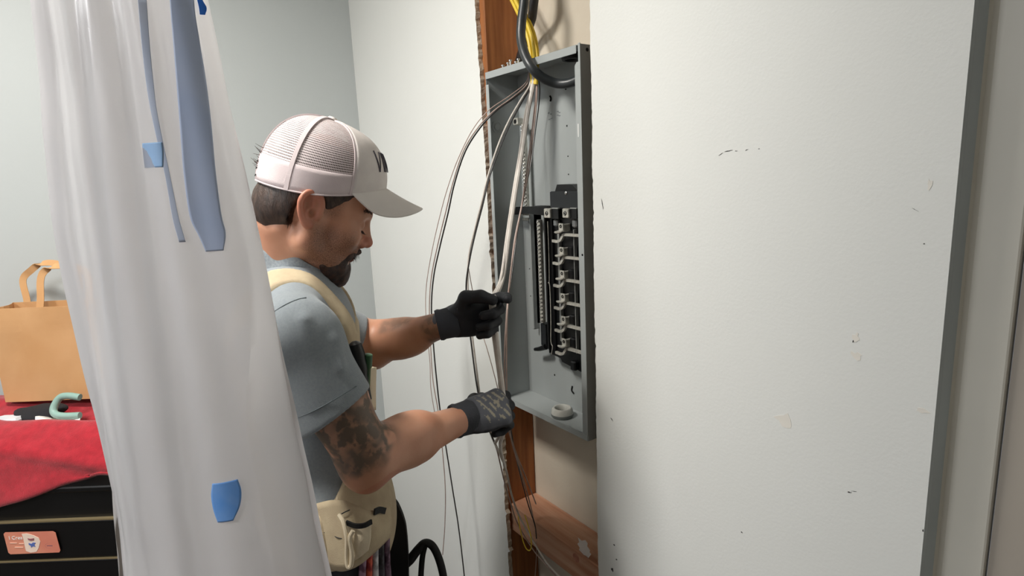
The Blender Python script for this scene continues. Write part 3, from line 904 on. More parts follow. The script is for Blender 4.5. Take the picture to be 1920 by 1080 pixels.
# ---- hair: a thin shell on the back and sides plus combed strands
M['hair'] = mat('hair_brown', (44, 32, 26), 0.5, c2=(70, 52, 42), vscale=150, bump=.5, bscale=500, stretch=(1, 1, .3))
M['beard'] = mat('beard_brown', (34, 22, 18), 0.6, c2=(66, 42, 32), vscale=120, bump=.6, bscale=500)
Hf = Field(Hc - .19, Hc + .19, 0.0026)
Hf.ell(H(-.003, .050), HAX, (.087, .086, .072), .02, grow=.004)
Hf.ell(H(-.025, .010), HAX, (.066, .064, .070), .02, grow=.0075)
Hf.ell(H(-.058, -.015), HAX, (.040, .048, .056), .02, grow=.004)
Hf.shift(.0012, 70, 5, 1, (1, 1, .35))
Hf.half(H(0, .118), HU, .004)                                   # hidden under the cap
pl = unit(HF * .35 - HU)                                        # nape line
Hf.half(H(-.050, -.060), -HU - HF * .30, .006)
Hf.half(H(.060, .045), unit(HF * .66 - HU * .75), .006)
Hf.half(H(.062, .0), HF, .006)                         # temple
# free the ear and the cheek below the hairline
for s_ in (1, -1):
    Hf.ell(H(-.008, -.012, s_ * .080), (HF, HU, HR), (.026, .044, .04), .006, 'sub')
    Hf.ell(H(.035, -.055, s_ * .06), (HF, HU, HR), (.062, .066, .05), .006, 'sub')
Hf.ell(H(.07, -.06, 0), (HF, HU, HR), (.085, .078, .09), .006, 'sub')
Ph, Fh = Hf.mesh(); Ph = relax(Ph, Fh, 2)
def normals(P, F):
    N = np.zeros_like(P); A = np.array([f[:3] for f in F])
    n = np.cross(P[A[:, 1]] - P[A[:, 0]], P[A[:, 2]] - P[A[:, 0]])
    for j in range(3): np.add.at(N, A[:, j], n)
    return N / (np.linalg.norm(N, axis=1)[:, None] + 1e-12)
def strands(mb, P, N, n, L, down, lift, w=0.0006, seed=1, seg=4, jit=.25, mask=None):
    g = np.random.default_rng(seed); idx = np.arange(len(P)) if mask is None else np.where(mask)[0]
    if len(idx) == 0: return
    for i in g.choice(idx, n):
        p = P[i]; nn = N[i]; d0 = down(p); d0 = d0 - nn * (d0 @ nn); d0 = unit(d0 + g.normal(size=3) * jit * .5)
        l = L * g.uniform(.6, 1.15); side = unit(np.cross(nn, d0)); V = []
        for k in range(seg + 1):
            t_ = k / seg
            q = p - nn * .001 + d0 * l * t_ + nn * (lift * math.sin(t_ * 2.2) * g.uniform(.8, 1.2)) + np.array([0, 0, -1]) * l * .10 * t_ * t_
            ww = w * (1 - t_ * .85); V += [q - side * ww, q + side * ww + nn * ww * .6]
        mb.add(V, [(2 * k, 2 * k + 1, 2 * k + 3, 2 * k + 2) for k in range(seg)])
mb = MB(); mb.add(Ph, Fh); Nh = normals(Ph, Fh)
fh = (Ph - Hc) @ HF; rh = (Ph - Hc) @ HR; outs = (Nh * (Ph - Hc)).sum(1) > 0.01
strands(mb, Ph, Nh, 2600, .022, lambda p: -HU * 1.0 - HF * .55, .0030, .0006, 3, mask=outs)
# tuft through the opening at the back of the cap
for k in range(26):
    g = rng; p = H(-.098, .050 + g.uniform(-.016, .022), g.uniform(-.012, .02)); d = unit(-HF * 1.0 + HU * g.uniform(-.5, .8) + HR * g.uniform(-.3, .5)); l = g.uniform(.012, .028)
    mb.tube([p, p + d * l * .5, p + d * l + UP * .002], [.0008, .0006, .0002], 4, 2)
hair = mb.build('hair', M['hair'], person, smooth=True)

# ---- beard and moustache, eyebrows
Bf = Field(Hc - .17, Hc + .17, 0.0026)
Bf.ell(H(.058, -.083), HAX, (.034, .032, .036), .02)
Bf.ell(H(.063, -.101), HAX, (.029, .026, .027), .02)
for s_ in (1, -1):
    Bf.cone(H(.040, -.082, s_ * .040), H(.060, -.088, s_ * .026), .008, .015, .015)
    Bf.ell(H(.060, -.074, s_ * .028), HAX, (.020, .022, .011), .012)
Bf.cone(H(.0925, -.0445, .004), H(.078, -.058, .028), .0075, .0066, .004)
Bf.cone(H(.0925, -.0445, -.004), H(.078, -.058, -.028), .0075, .0066, .004)
Bf.cone(H(.078, -.058, .027), H(.066, -.078, .030), .0055, .0080, .006)
Bf.cone(H(.078, -.058, -.027), H(.066, -.078, -.030), .0055, .0080, .006)
Bf.ell(H(.097, -.0585), HAX, (.010, .0075, .018), .003, 'sub')
Bf.ell(H(.040, -.128), HAX, (.030, .018, .04), .008, 'sub')
Bf.shift(.0012, 60, 7, 2)
Pb, Fb = Bf.mesh(); Pb = relax(Pb, Fb, 1)
mb = MB(); mb.add(Pb, Fb); Nb = normals(Pb, Fb); outs = (Nb * (Pb - H(.03, -.06))).sum(1) > 0
strands(mb, Pb, Nb, 2600, .014, lambda p: -HU * 1.0 + HF * .25, .0045, .0005, 5, mask=outs, jit=.7)
mb.build('beard', M['beard'], person, smooth=True)
mb = MB()
for s_ in (1, -1):
    for k in range(150):
        t_ = rng.uniform(0, 1); p = H(.0935 - .019 * t_ ** 1.5, .0235 + .006 * math.sin(t_ * 2.4) + rng.normal() * .0018, s_ * (.013 + .036 * t_)) + HF * .0015
        d = unit(HR * s_ * .9 + HU * .35 - HF * .2 + rng.normal(size=3) * .15)
        mb.tube([p, p + d * .005, p + d * .009], [.0005, .0005, .0001], 4, 1)
mb.build('eyebrow', M['beard'], person)
mb = MB()
for s_ in (1, -1):
    for k in range(26):
        t_ = k / 25; p = H(.0875 - .006 * (2 * t_ - 1) ** 2, -.0045, s_ * (.021 + .021 * t_))
        mb.tube([p, p + HF * .005 - HU * .004, p + HF * .0085 - HU * .0045], [.0004, .0003, .0001], 4, 1)
mb.build('eyelashes', M['beard'], person)
# ------------------------------------------------------------------ cap
def mesh_cloth():
    m = mat('cap_mesh', (216, 203, 202), 0.8, bump=.2, bscale=300); nt = m.node_tree; L = nt.links.new
    b = nt.nodes['Principled BSDF']; uv = nt.nodes.new('ShaderNodeUVMap'); sx = nt.nodes.new('ShaderNodeSeparateXYZ'); L(uv.outputs[0], sx.inputs[0])
    def wv(inp, fr, thr):
        a = nt.nodes.new('ShaderNodeMath'); a.operation = 'MULTIPLY'; L(inp, a.inputs[0]); a.inputs[1].default_value = fr
        s_ = nt.nodes.new('ShaderNodeMath'); s_.operation = 'SINE'; L(a.outputs[0], s_.inputs[0])
        g_ = nt.nodes.new('ShaderNodeMath'); g_.operation = 'GREATER_THAN'; L(s_.outputs[0], g_.inputs[0]); g_.inputs[1].default_value = thr
        return g_.outputs[0]
    h = nt.nodes.new('ShaderNodeMath'); h.operation = 'MULTIPLY'; L(wv(sx.outputs[0], 2 * math.pi * 60, -.45), h.inputs[0]); L(wv(sx.outputs[1], 2 * math.pi * 46, -.05), h.inputs[1])
    al = nt.nodes.new('ShaderNodeMath'); al.operation = 'SUBTRACT'; al.inputs[0].default_value = 1.0; L(h.outputs[0], al.inputs[1])
    L(al.outputs[0], b.inputs['Alpha'])
    return m
M['capmesh'] = mesh_cloth()
M['cap'] = mat('cap_cotton', (226, 219, 214), 0.85, c2=(218, 210, 206), vscale=30, bump=.25, bscale=700)
M['capband'] = mat('cap_band', (212, 199, 199), 0.85, c2=(206, 192, 193), vscale=30, bump=.25, bscale=700)
M['brim'] = mat('cap_brim', (214, 208, 203), 0.8, bump=.15, bscale=700)
M['ink'] = mat('letter_ink', (72, 68, 78), 0.8)
def rim_u(f): return .030 + .30 * f + 1.6 * f * f
def dome(phi, v, out=0.0):
    """phi 0 = front, v 0 at the rim, 1 at the button"""
    w = .5 + .5 * math.cos(phi)
    rf, rr = .1005 + .007 * w + out, .0865 + out                      # 1 at the front, 0 at the back
    th = v * math.pi / 2
    e = .80 - .22 * w ** 2
    rad = max(0.0, math.cos(th)) ** e
    bul = (1 - w) * .11 * math.sin(2 * th) ** .8 if 0 < th < math.pi / 2 else 0
    f0, r0 = rf * math.cos(phi), rr * math.sin(phi)
    fc = -.005 - .017 * v
    f = fc + f0 * (rad + bul * rad); r = r0 * rad * (1 + .10 * math.sin(2 * th))
    u0 = rim_u(f0 - .002); top = .160 + out
    u = u0 + (top - u0) * math.sin(th) ** (.95 + .1 * w)
    return f, u, r
BW = .20                                              # height of the sewn band, in v
def cap_patch(p0, p1, v0, v1, n, m_, out=0.0):
    G = [[H(*dome(p0 + (p1 - p0) * i / n, v0 + (v1 - v0) * j / m_, out)) for j in range(m_ + 1)] for i in range(n + 1)]
    return G
R_ = math.radians
def cap_piece(name, p0, p1, v0, v1, m, n=28, k=18, out=0.0, th=.0013, uv=False):
    mb = MB().grid(cap_patch(R_(p0), R_(p1), v0, v1, n, k, out))
    o = mb.build(name, m, person, smooth=True)
    if uv:
        l = o.data.uv_layers.new(name='UVMap')
        for p in o.data.polygons:
            for li in p.loop_indices:
                vi = o.data.loops[li].vertex_index; i, j = divmod(vi, k + 1)
                l.data[li].uv = (i / n * abs(p1 - p0) / 90, v0 + (v1 - v0) * j / k)
    if th: solidify(o, th, 1)
    return o
FP = 62
cap_piece('cap_front', -FP, FP, 0.0, 1.0, M['cap'], 40, 26, .0012)
cap_piece('cap_band', FP, 180, 0.0, BW, M['capband'], 30, 5)
cap_piece('cap_band', -180, -FP, 0.0, BW, M['capband'], 30, 5)
for a, b_ in ((FP, 118), (118, 180), (-118, -FP), (-180, -118)):
    cap_piece('cap_mesh_panel', a, b_, BW - .01, .97, M['capmesh'], 26, 24, -.0004, th=0, uv=True)
for a in (FP, 118, -118, -FP, 180):
    P_ = [H(*dome(R_(a), v, .0012)) for v in np.linspace(0, .97, 22)]
    T_ = unit(H(*dome(R_(a) + .01, .4)) - H(*dome(R_(a) - .01, .4)))
    MB().band(P_, T_, .0075, .0022, 1).build('cap_seam', M['capband'], person, smooth=True)
MB().lathe([(.0095, -.003), (.0098, .001), (.007, .0045), (.002, .0055), (.0001, .0056)], H(-.022, .161), HU, 20).build('cap_button', M['cap'], person, smooth=True)
# band edging
for a, b_ in ((-180, 180),):
    P_ = [H(*dome(R_(x), 0.0, .001)) for x in np.linspace(a, b_, 90)]
    MB().tube(P_, .0016, 6, 1).build('cap_edging', M['capband'], person, smooth=True)
# brim
N1, N2 = 36, 14
G = []
for i in range(N1 + 1):
    phi = R_(-FP + 2 * FP * i / N1); f0, u0, r0 = dome(phi, 0.02, .001)
    row = []
    for j in range(N2 + 1):
        t_ = j / N2; q = math.cos(phi * 90 / FP * .98) ** .36 if abs(phi) < R_(FP) else 0
        q = max(q, 0.0)
        ff = f0 + .077 * q * t_
        rr = r0 * (1 + .02 * t_)
        uu = u0 - .24 * (ff - f0) - 8.2 * (rr * rr - 0) * t_ * .75 * q + .10 * (ff - f0) * t_
        row.append(H(ff, uu, rr))
    G.append(row)
br = MB().grid(G).build('cap_brim', M['brim'], person, smooth=True); solidify(br, .0032, 0)
br.modifiers.new('s', 'SUBSURF').levels = 1
# letters on the front panel, following its curve
def on_cap(a, b_):                                   # a sideways from the centre (towards his right), b up, metres
    phi = a / .100; v = .30 + b_ / .11
    return H(*dome(phi, v, .0034))
def stroke(mb, pts, w=.0022):
    P_ = []
    for (a0, b0), (a1, b1) in zip(pts[:-1], pts[1:]):
        P_ += [on_cap(a0 + (a1 - a0) * t_, b0 + (b1 - b0) * t_) for t_ in np.linspace(0, 1, 6)]
    mb.tube(P_, w, 4, 1)
mb = MB()
stroke(mb, [(.066, .022), (.057, -.006)], .0010); stroke(mb, [(.057, -.006), (.047, .022)], .0010)
stroke(mb, [(.039, .022), (.039, -.006)], .0010)
stroke(mb, [(.030, -.006), (.030, .022), (.012, -.006), (.012, .022)], .0010)
mb.build('cap_lettering', M['ink'], person)
# rear strap dots
for k in range(3):
    p = H(*dome(R_(168), .03 + .05 * k, .002)); MB().lathe([(.0022, 0), (.0018, .0015)], p, -HF, 8).build('snap', M['blackp'], person)

# ------------------------------------------------------------------ clothes
M['shirt'] = mat('heather_grey_jersey', (142, 150, 155), 0.95, c2=(132, 140, 146), vscale=260, bump=.35, bscale=900, contrast=(.3, .7), sheen=.2)
M['shirt2'] = mat('collar_jersey', (158, 166, 171), 0.95, c2=(140, 148, 154), vscale=260, bump=.3, bscale=900, sheen=.2)
M['shirt_dark'] = mat('dark_neck_tape', (40, 44, 48), .9)
M['khaki'] = mat('khaki_canvas', (196, 180, 150), 0.92, c2=(184, 166, 138), vscale=40, bump=.35, bscale=800)
M['khaki2'] = mat('khaki_trim', (212, 198, 172), 0.9, bump=.3, bscale=700)
M['denim'] = mat('dark_trousers', (48, 50, 58), .9, c2=(38, 40, 48), vscale=60, bump=.3, bscale=700)
M['blackf'] = mat('black_webbing', (13, 13, 15), .7, bump=.3, bscale=500)
Sf = Field(lo, hi, .0034)
torso(Sf, .008); trapz(Sf, .004)
Af = Field(lo, hi, .0034)
for S_, E_ in ((RS, RE), (LS, LE)):
    d = unit(E_ - S_); L_ = np.linalg.norm(E_ - S_)
    Af.ell(S_ - UP * .004, BAX, (.062, .058, .054), .03)
    Af.cone(S_ + d * .01, S_ + d * (L_ * .64), .057, .0575, .03)
    Af.cone(S_ + d * L_ * .35 - BF * .014, S_ + d * (L_ * .64) - BF * .016, .05, .0570, .02)
for px, py, pz, qx, qy, qz in ((600, 580, .90, 640, 690, .88), (570, 600, .86, 590, 720, .87), (530, 620, .87, 560, 760, .88), (620, 640, .885, 600, 745, .87)):
    Af.cone(at(px, py, pz), at(qx, qy, qz), .004, .003, .016)
Af.shift(.0020, 6, 13, 2)
for S_, E_ in ((RS, RE), (LS, LE)):                     # cut the sleeves and hollow the opening
    d = unit(E_ - S_); L_ = np.linalg.norm(E_ - S_); c_ = S_ + d * (L_ * .60)
    Af.half(c_, unit(d + (BF * .15 if S_ is RS else 0)), .003, c_ - .11, c_ + .13)
    Af.cone(c_ - d * .03, c_ + d * .05, .050, .054, .006, 'sub')
Sf.shift(.0020, 5, 11, 2, (1, 1, .8)).shift(.0011, 15, 12, 1)
hh = np.clip(.5 + .5 * (Sf.D - Af.D) / .02, 0, 1); Sf.D = (Sf.D * (1 - hh) + Af.D * hh - .02 * hh * (1 - hh)).astype(np.float32)
Sf.half(hips + UP * .02, -UP, .004)
Sf.cone(H(-.04, -.03), neckb + UP * .004, .060, .062, .012, 'sub')
Ps, Fs = Sf.mesh(); Ps = relax(Ps, Fs, 2)
shirt = mesh('t_shirt', Ps, Fs, M['shirt'], person, smooth=True)
# sleeve hem: a doubled edge standing out a little
for S_, E_ in ((RS, RE), (LS, LE)):
    pass
M['seamdark'] = mat('seam_dark_thread', (96, 104, 108), .9)  # dark grey thread of the shoulder seam and sleeve hem
seam(Sf, [(492, 612), (505, 592), (530, 574), (556, 562), (574, 558)], .0009, M['seamdark'], shirt)
seam(Sf, [(560, 783), (590, 770), (622, 752), (652, 734), (668, 724)], .0008, M['seamdark'], shirt, lift=.0022)
# collar ring around the neck
cc = at(545, 500, 1.078); ca = unit(BF * .80 - UP * .60); cb_ = BR_; cn = unit(np.cross(ca, cb_)); cn = cn if cn @ UP > 0 else -cn
def collar(h0, h1, grow, name, m, n=64, th=.003, seed=2):
    G = []
    for i in range(n):
        t_ = 2 * math.pi * i / n; row = []
        for j in range(7):
            q = j / 6; fl = 1 + .10 * (1 - q) ** 1.5
            wob = .0018 * math.sin(5 * t_ + seed) + .0015 * math.sin(9 * t_)
            A_ = (.076 + grow + wob) * fl; B_ = (.066 + grow + wob) * fl
            row.append(cc + ca * A_ * math.cos(t_) + cb_ * B_ * math.sin(t_) + cn * (h0 + (h1 - h0) * q + .003 * math.sin(3 * t_ + 1)))
        G.append(row)
    G.append(G[0]); o = MB().grid(G).build(name, m, person, smooth=True); solidify(o, th, 0); return o
collar(-.026, .034, .003, 'collar', M['shirt2'])
collar(-.012, .0355, -.0015, 'neck_tape', M['shirt_dark'], th=.0015)

# khaki tool vest
lo2 = lo.copy(); lo2[2] = hips[2] - .22
V2 = Field(lo2, hi, .0034)
torso(V2, .0135); trapz(V2, .010)
V2.ell(hips + BF * .012 - UP * .02, BAX, (.116, .15, .158), .03)
V2.shift(.0022, 6, 21, 2).shift(.0009, 18, 22, 1)
# armholes
for s_ in (1, -1):
    c_ = at(565, 745, .92) if s_ > 0 else at(565, 745, .92) - BR_ * .34
    V2.op((lambda c_, s_: (lambda X, Y, Z: np.maximum(np.sqrt((((X - c_[0]) * BF[0] + (Y - c_[1]) * BF[1]) / 1.0) ** 2 + ((Z - c_[2]) * .42) ** 2) - .085, .112 - np.abs((X - chest[0]) * BR_[0] + (Y - chest[1]) * BR_[1]))))(c_, s_),
          c_ - .25, c_ + .25, .006, 'sub')
# neck opening: everything between the shoulder straps above mid chest
for s_ in (1, -1):
    V2.op((lambda s_: (lambda X, Y, Z: np.maximum((((X - chest[0]) * BR_[0] + (Y - chest[1]) * BR_[1]) * s_) * 0 + np.abs((X - chest[0]) * BR_[0] + (Y - chest[1]) * BR_[1]) - .066, (chest[2] + .03) - Z)))(s_),
          chest - .25, chest + .30, .008, 'sub')
V2.op(lambda X, Y, Z: np.maximum(.125 - np.abs((X - chest[0]) * BR_[0] + (Y - chest[1]) * BR_[1]), (chest[2] - .10) - Z), chest - .3, chest + .3, .006, 'sub')
# hollow: the shirt shows wherever the vest is cut away
Pv, Fv = V2.mesh(); Pv = relax(Pv, Fv, 2)
vest = mesh('tool_vest', Pv, Fv, M['khaki'], person, smooth=True)

seam(V2, [(572, 936), (585, 938), (600, 928), (613, 908), (624, 884), (634, 860)], .0026, M['khaki2'], vest, 'binding')
seam(V2, [(640, 870), (634, 900), (632, 940), (630, 975)], .0016, M['khaki2'], vest)
# pockets hanging at the front of the vest, near side
def panel(name, pts, m, th=.004, parent=vest, depth=None):
    """padded cloth panel through 3-D corner rows"""
    G = np.array(pts, float); a, b_ = G.shape[:2]
    from_rows = [catmull(G[i], 5) for i in range(a)]
    cols = np.array([catmull(np.array([r[j] for r in from_rows]), 5) for j in range(len(from_rows[0]))])
    o = MB().grid(cols).build(name, m, parent, smooth=True); solidify(o, th, 0); return o
Z_ = lambda x, y, z: at(x, y, z)
panel('pouch', [[Z_(590, 945, .968), Z_(620, 938, .945), Z_(652, 940, .935), Z_(690, 958, .945), Z_(728, 950, .99)],
                [Z_(600, 1000, .965), Z_(630, 1000, .935), Z_(660, 1000, .920), Z_(700, 1005, .930), Z_(732, 985, .98)],
                [Z_(612, 1060, .965), Z_(640, 1070, .935), Z_(668, 1062, .920), Z_(700, 1035, .94), Z_(728, 1008, .98)]], M['khaki'], .006)
panel('pocket', [[Z_(650, 980, .915), Z_(672, 986, .908), Z_(696, 980, .915)],
                 [Z_(656, 1010, .910), Z_(676, 1015, .900), Z_(694, 1008, .912)],
                 [Z_(660, 1055, .915), Z_(672, 1045, .910), Z_(690, 1030, .918)]], M['khaki2'], .004)
MB().band([Z_(650, 980, .907), Z_(666, 986, .899), Z_(683, 985, .899), Z_(697, 978, .908)], UP, .0075, .003, 5).build('pocket_trim', M['blackf'], vest)
MB().band([Z_(702, 960, .945), Z_(712, 956, .958), Z_(722, 958, .972)], UP, .010, .003, 5).build('pocket_trim', M['blackf'], vest)
MB().tube([Z_(636, 966, .918), Z_(644, 980, .905), Z_(650, 1010, .898), Z_(650, 1045, .898), Z_(652, 1062, .897), Z_(658, 1060, .896), Z_(660, 1040, .896), Z_(656, 1010, .897), Z_(662, 995, .898)], .0034, 8, 6).build('piping', M['khaki2'], vest, smooth=True)
MB().tube([Z_(634, 968, .925), Z_(645, 961, .922), Z_(656, 956, .925)], .0009, 5, 5).build('stitching', M['shirt_dark'], vest)
MB().tube([Z_(592, 997, .958), Z_(618, 1000, .945), Z_(632, 1008, .928), Z_(645, 1010, .922)], .0007, 5, 5).build('stitching', M['shirt_dark'], vest)
P_ = [Z_(578, 932, .958), Z_(600, 925, .948), Z_(618, 900, .942), Z_(630, 872, .94), Z_(634, 855, .945)]
# chest pocket with pens
cpz = .985
panel('chest_pocket', [[Z_(664, 690, .985), Z_(684, 690, .968), Z_(702, 688, .985)],
                       [Z_(668, 725, .985), Z_(688, 728, .968), Z_(700, 725, .985)],
                       [Z_(676, 770, .985), Z_(690, 772, .968), Z_(700, 768, .985)]], M['khaki2'], .010)
# trousers
Tf = Field((min(hips[0], kneer[0], kneel[0]) - .22, min(hips[1], kneer[1], kneel[1]) - .22, .05), (hips[0] + .24, hips[1] + .26, hips[2] + .03), .006)
Tf.ell(hips - UP * .03, BAX, (.125, .15, .165), .03)
for a_, k_, n_ in ((legr, kneer, ankr), (legl, kneel, ankl)):
    Tf.cone(a_, k_, .098, .070, .03); Tf.cone(k_, n_, .070, .058, .02)
Tf.shift(.004, 5, 31, 2); Tf.half((0, 0, hips[2] + .01), UP, .01)
Pt, Ft = Tf.mesh(); mesh('trousers', relax(Pt, Ft, 2), Ft, M['denim'], person, smooth=True)
M['boot'] = mat('boot_leather', (92, 70, 48), .6, c2=(70, 52, 36), vscale=20, bump=.3)
for a_ in (ankr, ankl):
    Bo = Field(a_ - (.20, .20, .11), a_ + (.20, .25, .10), .005)
    Bo.cone(a_ + UP * .06, a_ - UP * .03, .052, .050, .02); Bo.cone(a_ - UP * .045 - BF * .02, a_ + BF * .13 - UP * .055, .043, .040, .03); Bo.ell(a_ + BF * .11 - UP * .05, BAX, (.07, .042, .045), .02)
    Bo.half((0, 0, .001), -UP, .004)
    Po, Fo = Bo.mesh(); mesh('boot', relax(Po, Fo, 1), Fo, M['boot'], person, smooth=True)

# ------------------------------------------------------------------ gloves with five fingers
def glove_mat(name, knit, rubber, printed):
    m = bpy.data.materials.new(name); m.use_nodes = True; nt = m.node_tree; L = nt.links.new; b = nt.nodes['Principled BSDF']
    a = nt.nodes.new('ShaderNodeAttribute'); a.attribute_name = 'coat'; sp = nt.nodes.new('ShaderNodeSeparateColor'); L(a.outputs['Color'], sp.inputs[0])
    x = nt.nodes.new('ShaderNodeMix'); x.data_type = 'RGBA'; L(sp.outputs[0], x.inputs[0]); x.inputs[6].default_value = lin(knit); x.inputs[7].default_value = lin(rubber)
    y = nt.nodes.new('ShaderNodeMix'); y.data_type = 'RGBA'; L(sp.outputs[1], y.inputs[0]); L(x.outputs[2], y.inputs[6]); y.inputs[7].default_value = lin(printed)
    L(y.outputs[2], b.inputs['Base Color']); b.inputs['Roughness'].default_value = .62
    tc = nt.nodes.new('ShaderNodeTexCoord'); n = nt.nodes.new('ShaderNodeTexNoise'); n.inputs['Scale'].default_value = 700; L(tc.outputs['Object'], n.inputs['Vector'])
    bp = nt.nodes.new('ShaderNodeBump'); bp.inputs['Strength'].default_value = .4; bp.inputs['Distance'].default_value = .001; L(n.outputs[0], bp.inputs['Height']); L(bp.outputs[0], b.inputs['Normal'])
    return m
M['glove'] = glove_mat('glove_knit', (88, 90, 98), (28, 30, 36), (168, 160, 138))
M['cuff'] = mat('glove_cuff', (52, 54, 60), .8, bump=.4, bscale=600, stretch=(1, 1, .2))
def glove(W, d, b, curl, thumb, printed):
    d = unit(d); b = unit(b - d * (b @ d)); s = unit(np.cross(d, b)); s = s if s @ UP > 0 else -s
    G = Field(W - .14, W + .16, .0019)
    offs = (.028, .0095, -.0105, -.0275); Ls = ((.038, .025, .020), (.042, .027, .021), (.038, .026, .020), (.031, .020, .017))
    G.cone(W - d * .012, W + d * .022, .031, .033, .012, sq=(b, .78))
    for i, o_ in enumerate(offs):
        K = W + d * (.078 - .004 * abs(i - 1)) + s * o_ + b * (.004 - .002 * abs(i - 1.3))
        G.cone(W + d * .015 + s * o_ * .62, K, .0165, .0125, .014)
        c0, cs = K, 0; r = .0118 - .0006 * i
        for j in range(3):
            cs += curl[i][j]; dirn = d * math.cos(R_(cs)) - b * math.sin(R_(cs)); dirn = unit(dirn + s * (.05 * (1.5 - i)))
            c1 = c0 + dirn * Ls[i][j]
            G.cone(c0, c1, r, r * .93, .0045 if j else .008); r *= .93; c0 = c1
    G.ell(W + d * .045 - b * .008, (d, s, b), (.040, .036, .017), .012)
    G.ell(W + d * .035 + s * .022 - b * .014, (d, s, b), (.030, .018, .017), .012)
    T = [W + d * .022 + s * .022 - b * .012]
    for v, l in zip(thumb, (.038, .032, .026)):
        T.append(T[-1] + unit(d * v[0] + s * v[1] - b * v[2]) * l)
    for a_, c_, r1, r2 in zip(T[:-1], T[1:], (.0165, .0138, .0128), (.0142, .0130, .0108)): G.cone(a_, c_, r1, r2, .006)
    G.shift(.0005, 60, 3, 1)
    P_, F_ = G.mesh(); P_ = relax(P_, F_, 1)
    o = mesh('glove', P_, F_, M['glove'], person, smooth=True)
    Q_ = P_ - W; fd, fs, fb = Q_ @ d, Q_ @ s, Q_ @ b
    coat = np.clip((.006 - fb) / .006 + .25 * wnoise(P_, 25, 4), 0, 1) if printed else np.clip((.012 - fs * .2 - fb + (fd - .05) * .3) / .008, 0, 1)
    coat = np.maximum(coat, smooth(fd, .085, .10))
    pr = np.zeros(len(P_))
    if printed:
        reg = (fd > .022) & (fd < .088) & (fb > .006) & (np.abs(fs) < .031)
        pr = np.where(reg & ((np.sin((fd * 1.0 + fs * .5) * 420) > .35) | (wnoise(P_, 60, 8) > .55)) & (wnoise(P_, 45, 2) > -.25), .75, 0)
    paint(o, 'coat', np.stack([coat, pr, coat * 0], 1))
    C_ = MB(); 
    prof = [(.0285, -.030), (.0320, -.030), (.0335, -.024), (.0318, -.018), (.0325, -.006), (.0335, .006), (.030, .014), (.026, .012)]
    C_.lathe(prof, W + d * .0, d, 32, closed=True)
    c_ = C_.build('glove_cuff', M['cuff'], person, smooth=True)
    return [W + d * (.078 + .012) - b * .030 + UP * t_ for t_ in (.032, 0, -.032)]
dR = unit(cv((.80, -.16, .42))); bR = cv((-.50, -.28, -.80))
gripR = glove(RW + dR * .012, dR, bR, ((38, 62, 50), (48, 70, 55), (54, 72, 55), (60, 72, 50)), ((.50, .62, .55), (.75, .25, .60), (.7, -.1, .7)), True)
dL = unit(cv((.93, -.22, .10))); bL = cv((.10, -.25, .95))
gripL = glove(LW + dL * .010, dL, bL, ((22, 40, 30), (55, 72, 55), (62, 78, 58), (68, 75, 55)), ((.45, .75, .45), (.95, -.05, .40), (.9, -.45, .35)), False)
#%%PART5
# ------------------------------------------------------------------ wires and cables
M['w_white'] = mat('wire_white', (222, 216, 208), .45, c2=(206, 198, 190), vscale=40)
M['w_taupe'] = mat('wire_taupe', (172, 148, 138), .4, c2=(190, 168, 158), vscale=40)
M['w_black'] = mat('wire_black', (38, 34, 34), .35, spec=.6)
M['w_yellow'] = mat('cable_yellow', (236, 205, 62), .45, c2=(226, 190, 48), vscale=20)
M['w_dark'] = mat('cable_dark', (44, 48, 50), .38, c2=(54, 58, 60), vscale=20, spec=.6)
M['copper'] = mat('bare_copper', (190, 120, 84), .3, .8)
def up_end(x, y, Y, dx=0.0):
    p = on(x, y, Y); return [(None, (p[0] + dx * 2, .06, 2.60)), (None, (p[0] + dx, .06, 2.35))]
def wire(name, pts, r, m, label, group=None, cat='wire', n=8):
    P_ = [np.array(p[1]) if p[0] is None else on(*p) for p in pts]
    return tag(MB().tube(P_, r, n, 8).build(name, m, smooth=True), label, cat, group)
ENT = (1000, 152, .035)
gl, gr = gripL, gripR
def G_(p, dx=0, dy=0, dz=0): return (None, (p[0] + dx, p[1] + dy, p[2] + dz))
wire('white_wire', [(1001, 132, .04), (1000, 158, .035), (990, 210, .02), (979, 285, .0), (966, 365, -.04), (955, 440, -.08), (943, 520, -.13), G_(gl[0]), G_(gl[1]), G_(gl[2]), G_(gr[0], -.002), G_(gr[1]), G_(gr[2]), (938, 835, -.20), (948, 880, -.17)], [.0052] * 12 + [.0042, .003],
     M['w_white'], 'thickest white wire bundle running from panel top through both gloves')
wire('white_wire', [(998, 134, .04), (997, 160, .035), (985, 215, .018), (974, 290, -.005), (961, 370, -.045), (950, 445, -.085), (939, 522, -.14), G_(gl[0], -.007, -.003), G_(gl[1], -.006, -.004), G_(gl[2], -.006, -.004), G_(gr[0], -.008), G_(gr[1], -.006, -.004), G_(gr[2], -.006), (929, 830, -.2)], .0034, M['w_white'],
     'thin white wire on the left flank of the thick bundle in the gloves')
wire('taupe_wire', [(1004, 134, .042), (1006, 165, .04), (1001, 215, .035), (992, 290, .02), (979, 380, -.01), (965, 450, -.05), (957, 520, -.08), (951, 590, -.12), (950, 650, -.13), (950, 710, -.14), (951, 760, -.14), (958, 820, -.10), (975, 880, -.05), (990, 930, .0), (1003, 985, .015)], .0019, M['w_taupe'],
     'taupe wire right of the white bundle ending at the wooden block')
wire('taupe_wire', [(1005, 134, .045), (1007, 170, .04), (1003, 225, .035), (994, 300, .025), (987, 345, .01), (976, 400, -.02), (963, 470, -.06), (953, 550, -.10), (947, 640, -.13), (946, 720, -.14), (950, 790, -.12), (968, 850, -.07), (988, 900, -.01), (1005, 945, .012)], .0017, M['w_taupe'],
     'thin taupe wire hanging behind the right glove toward the top of the block')
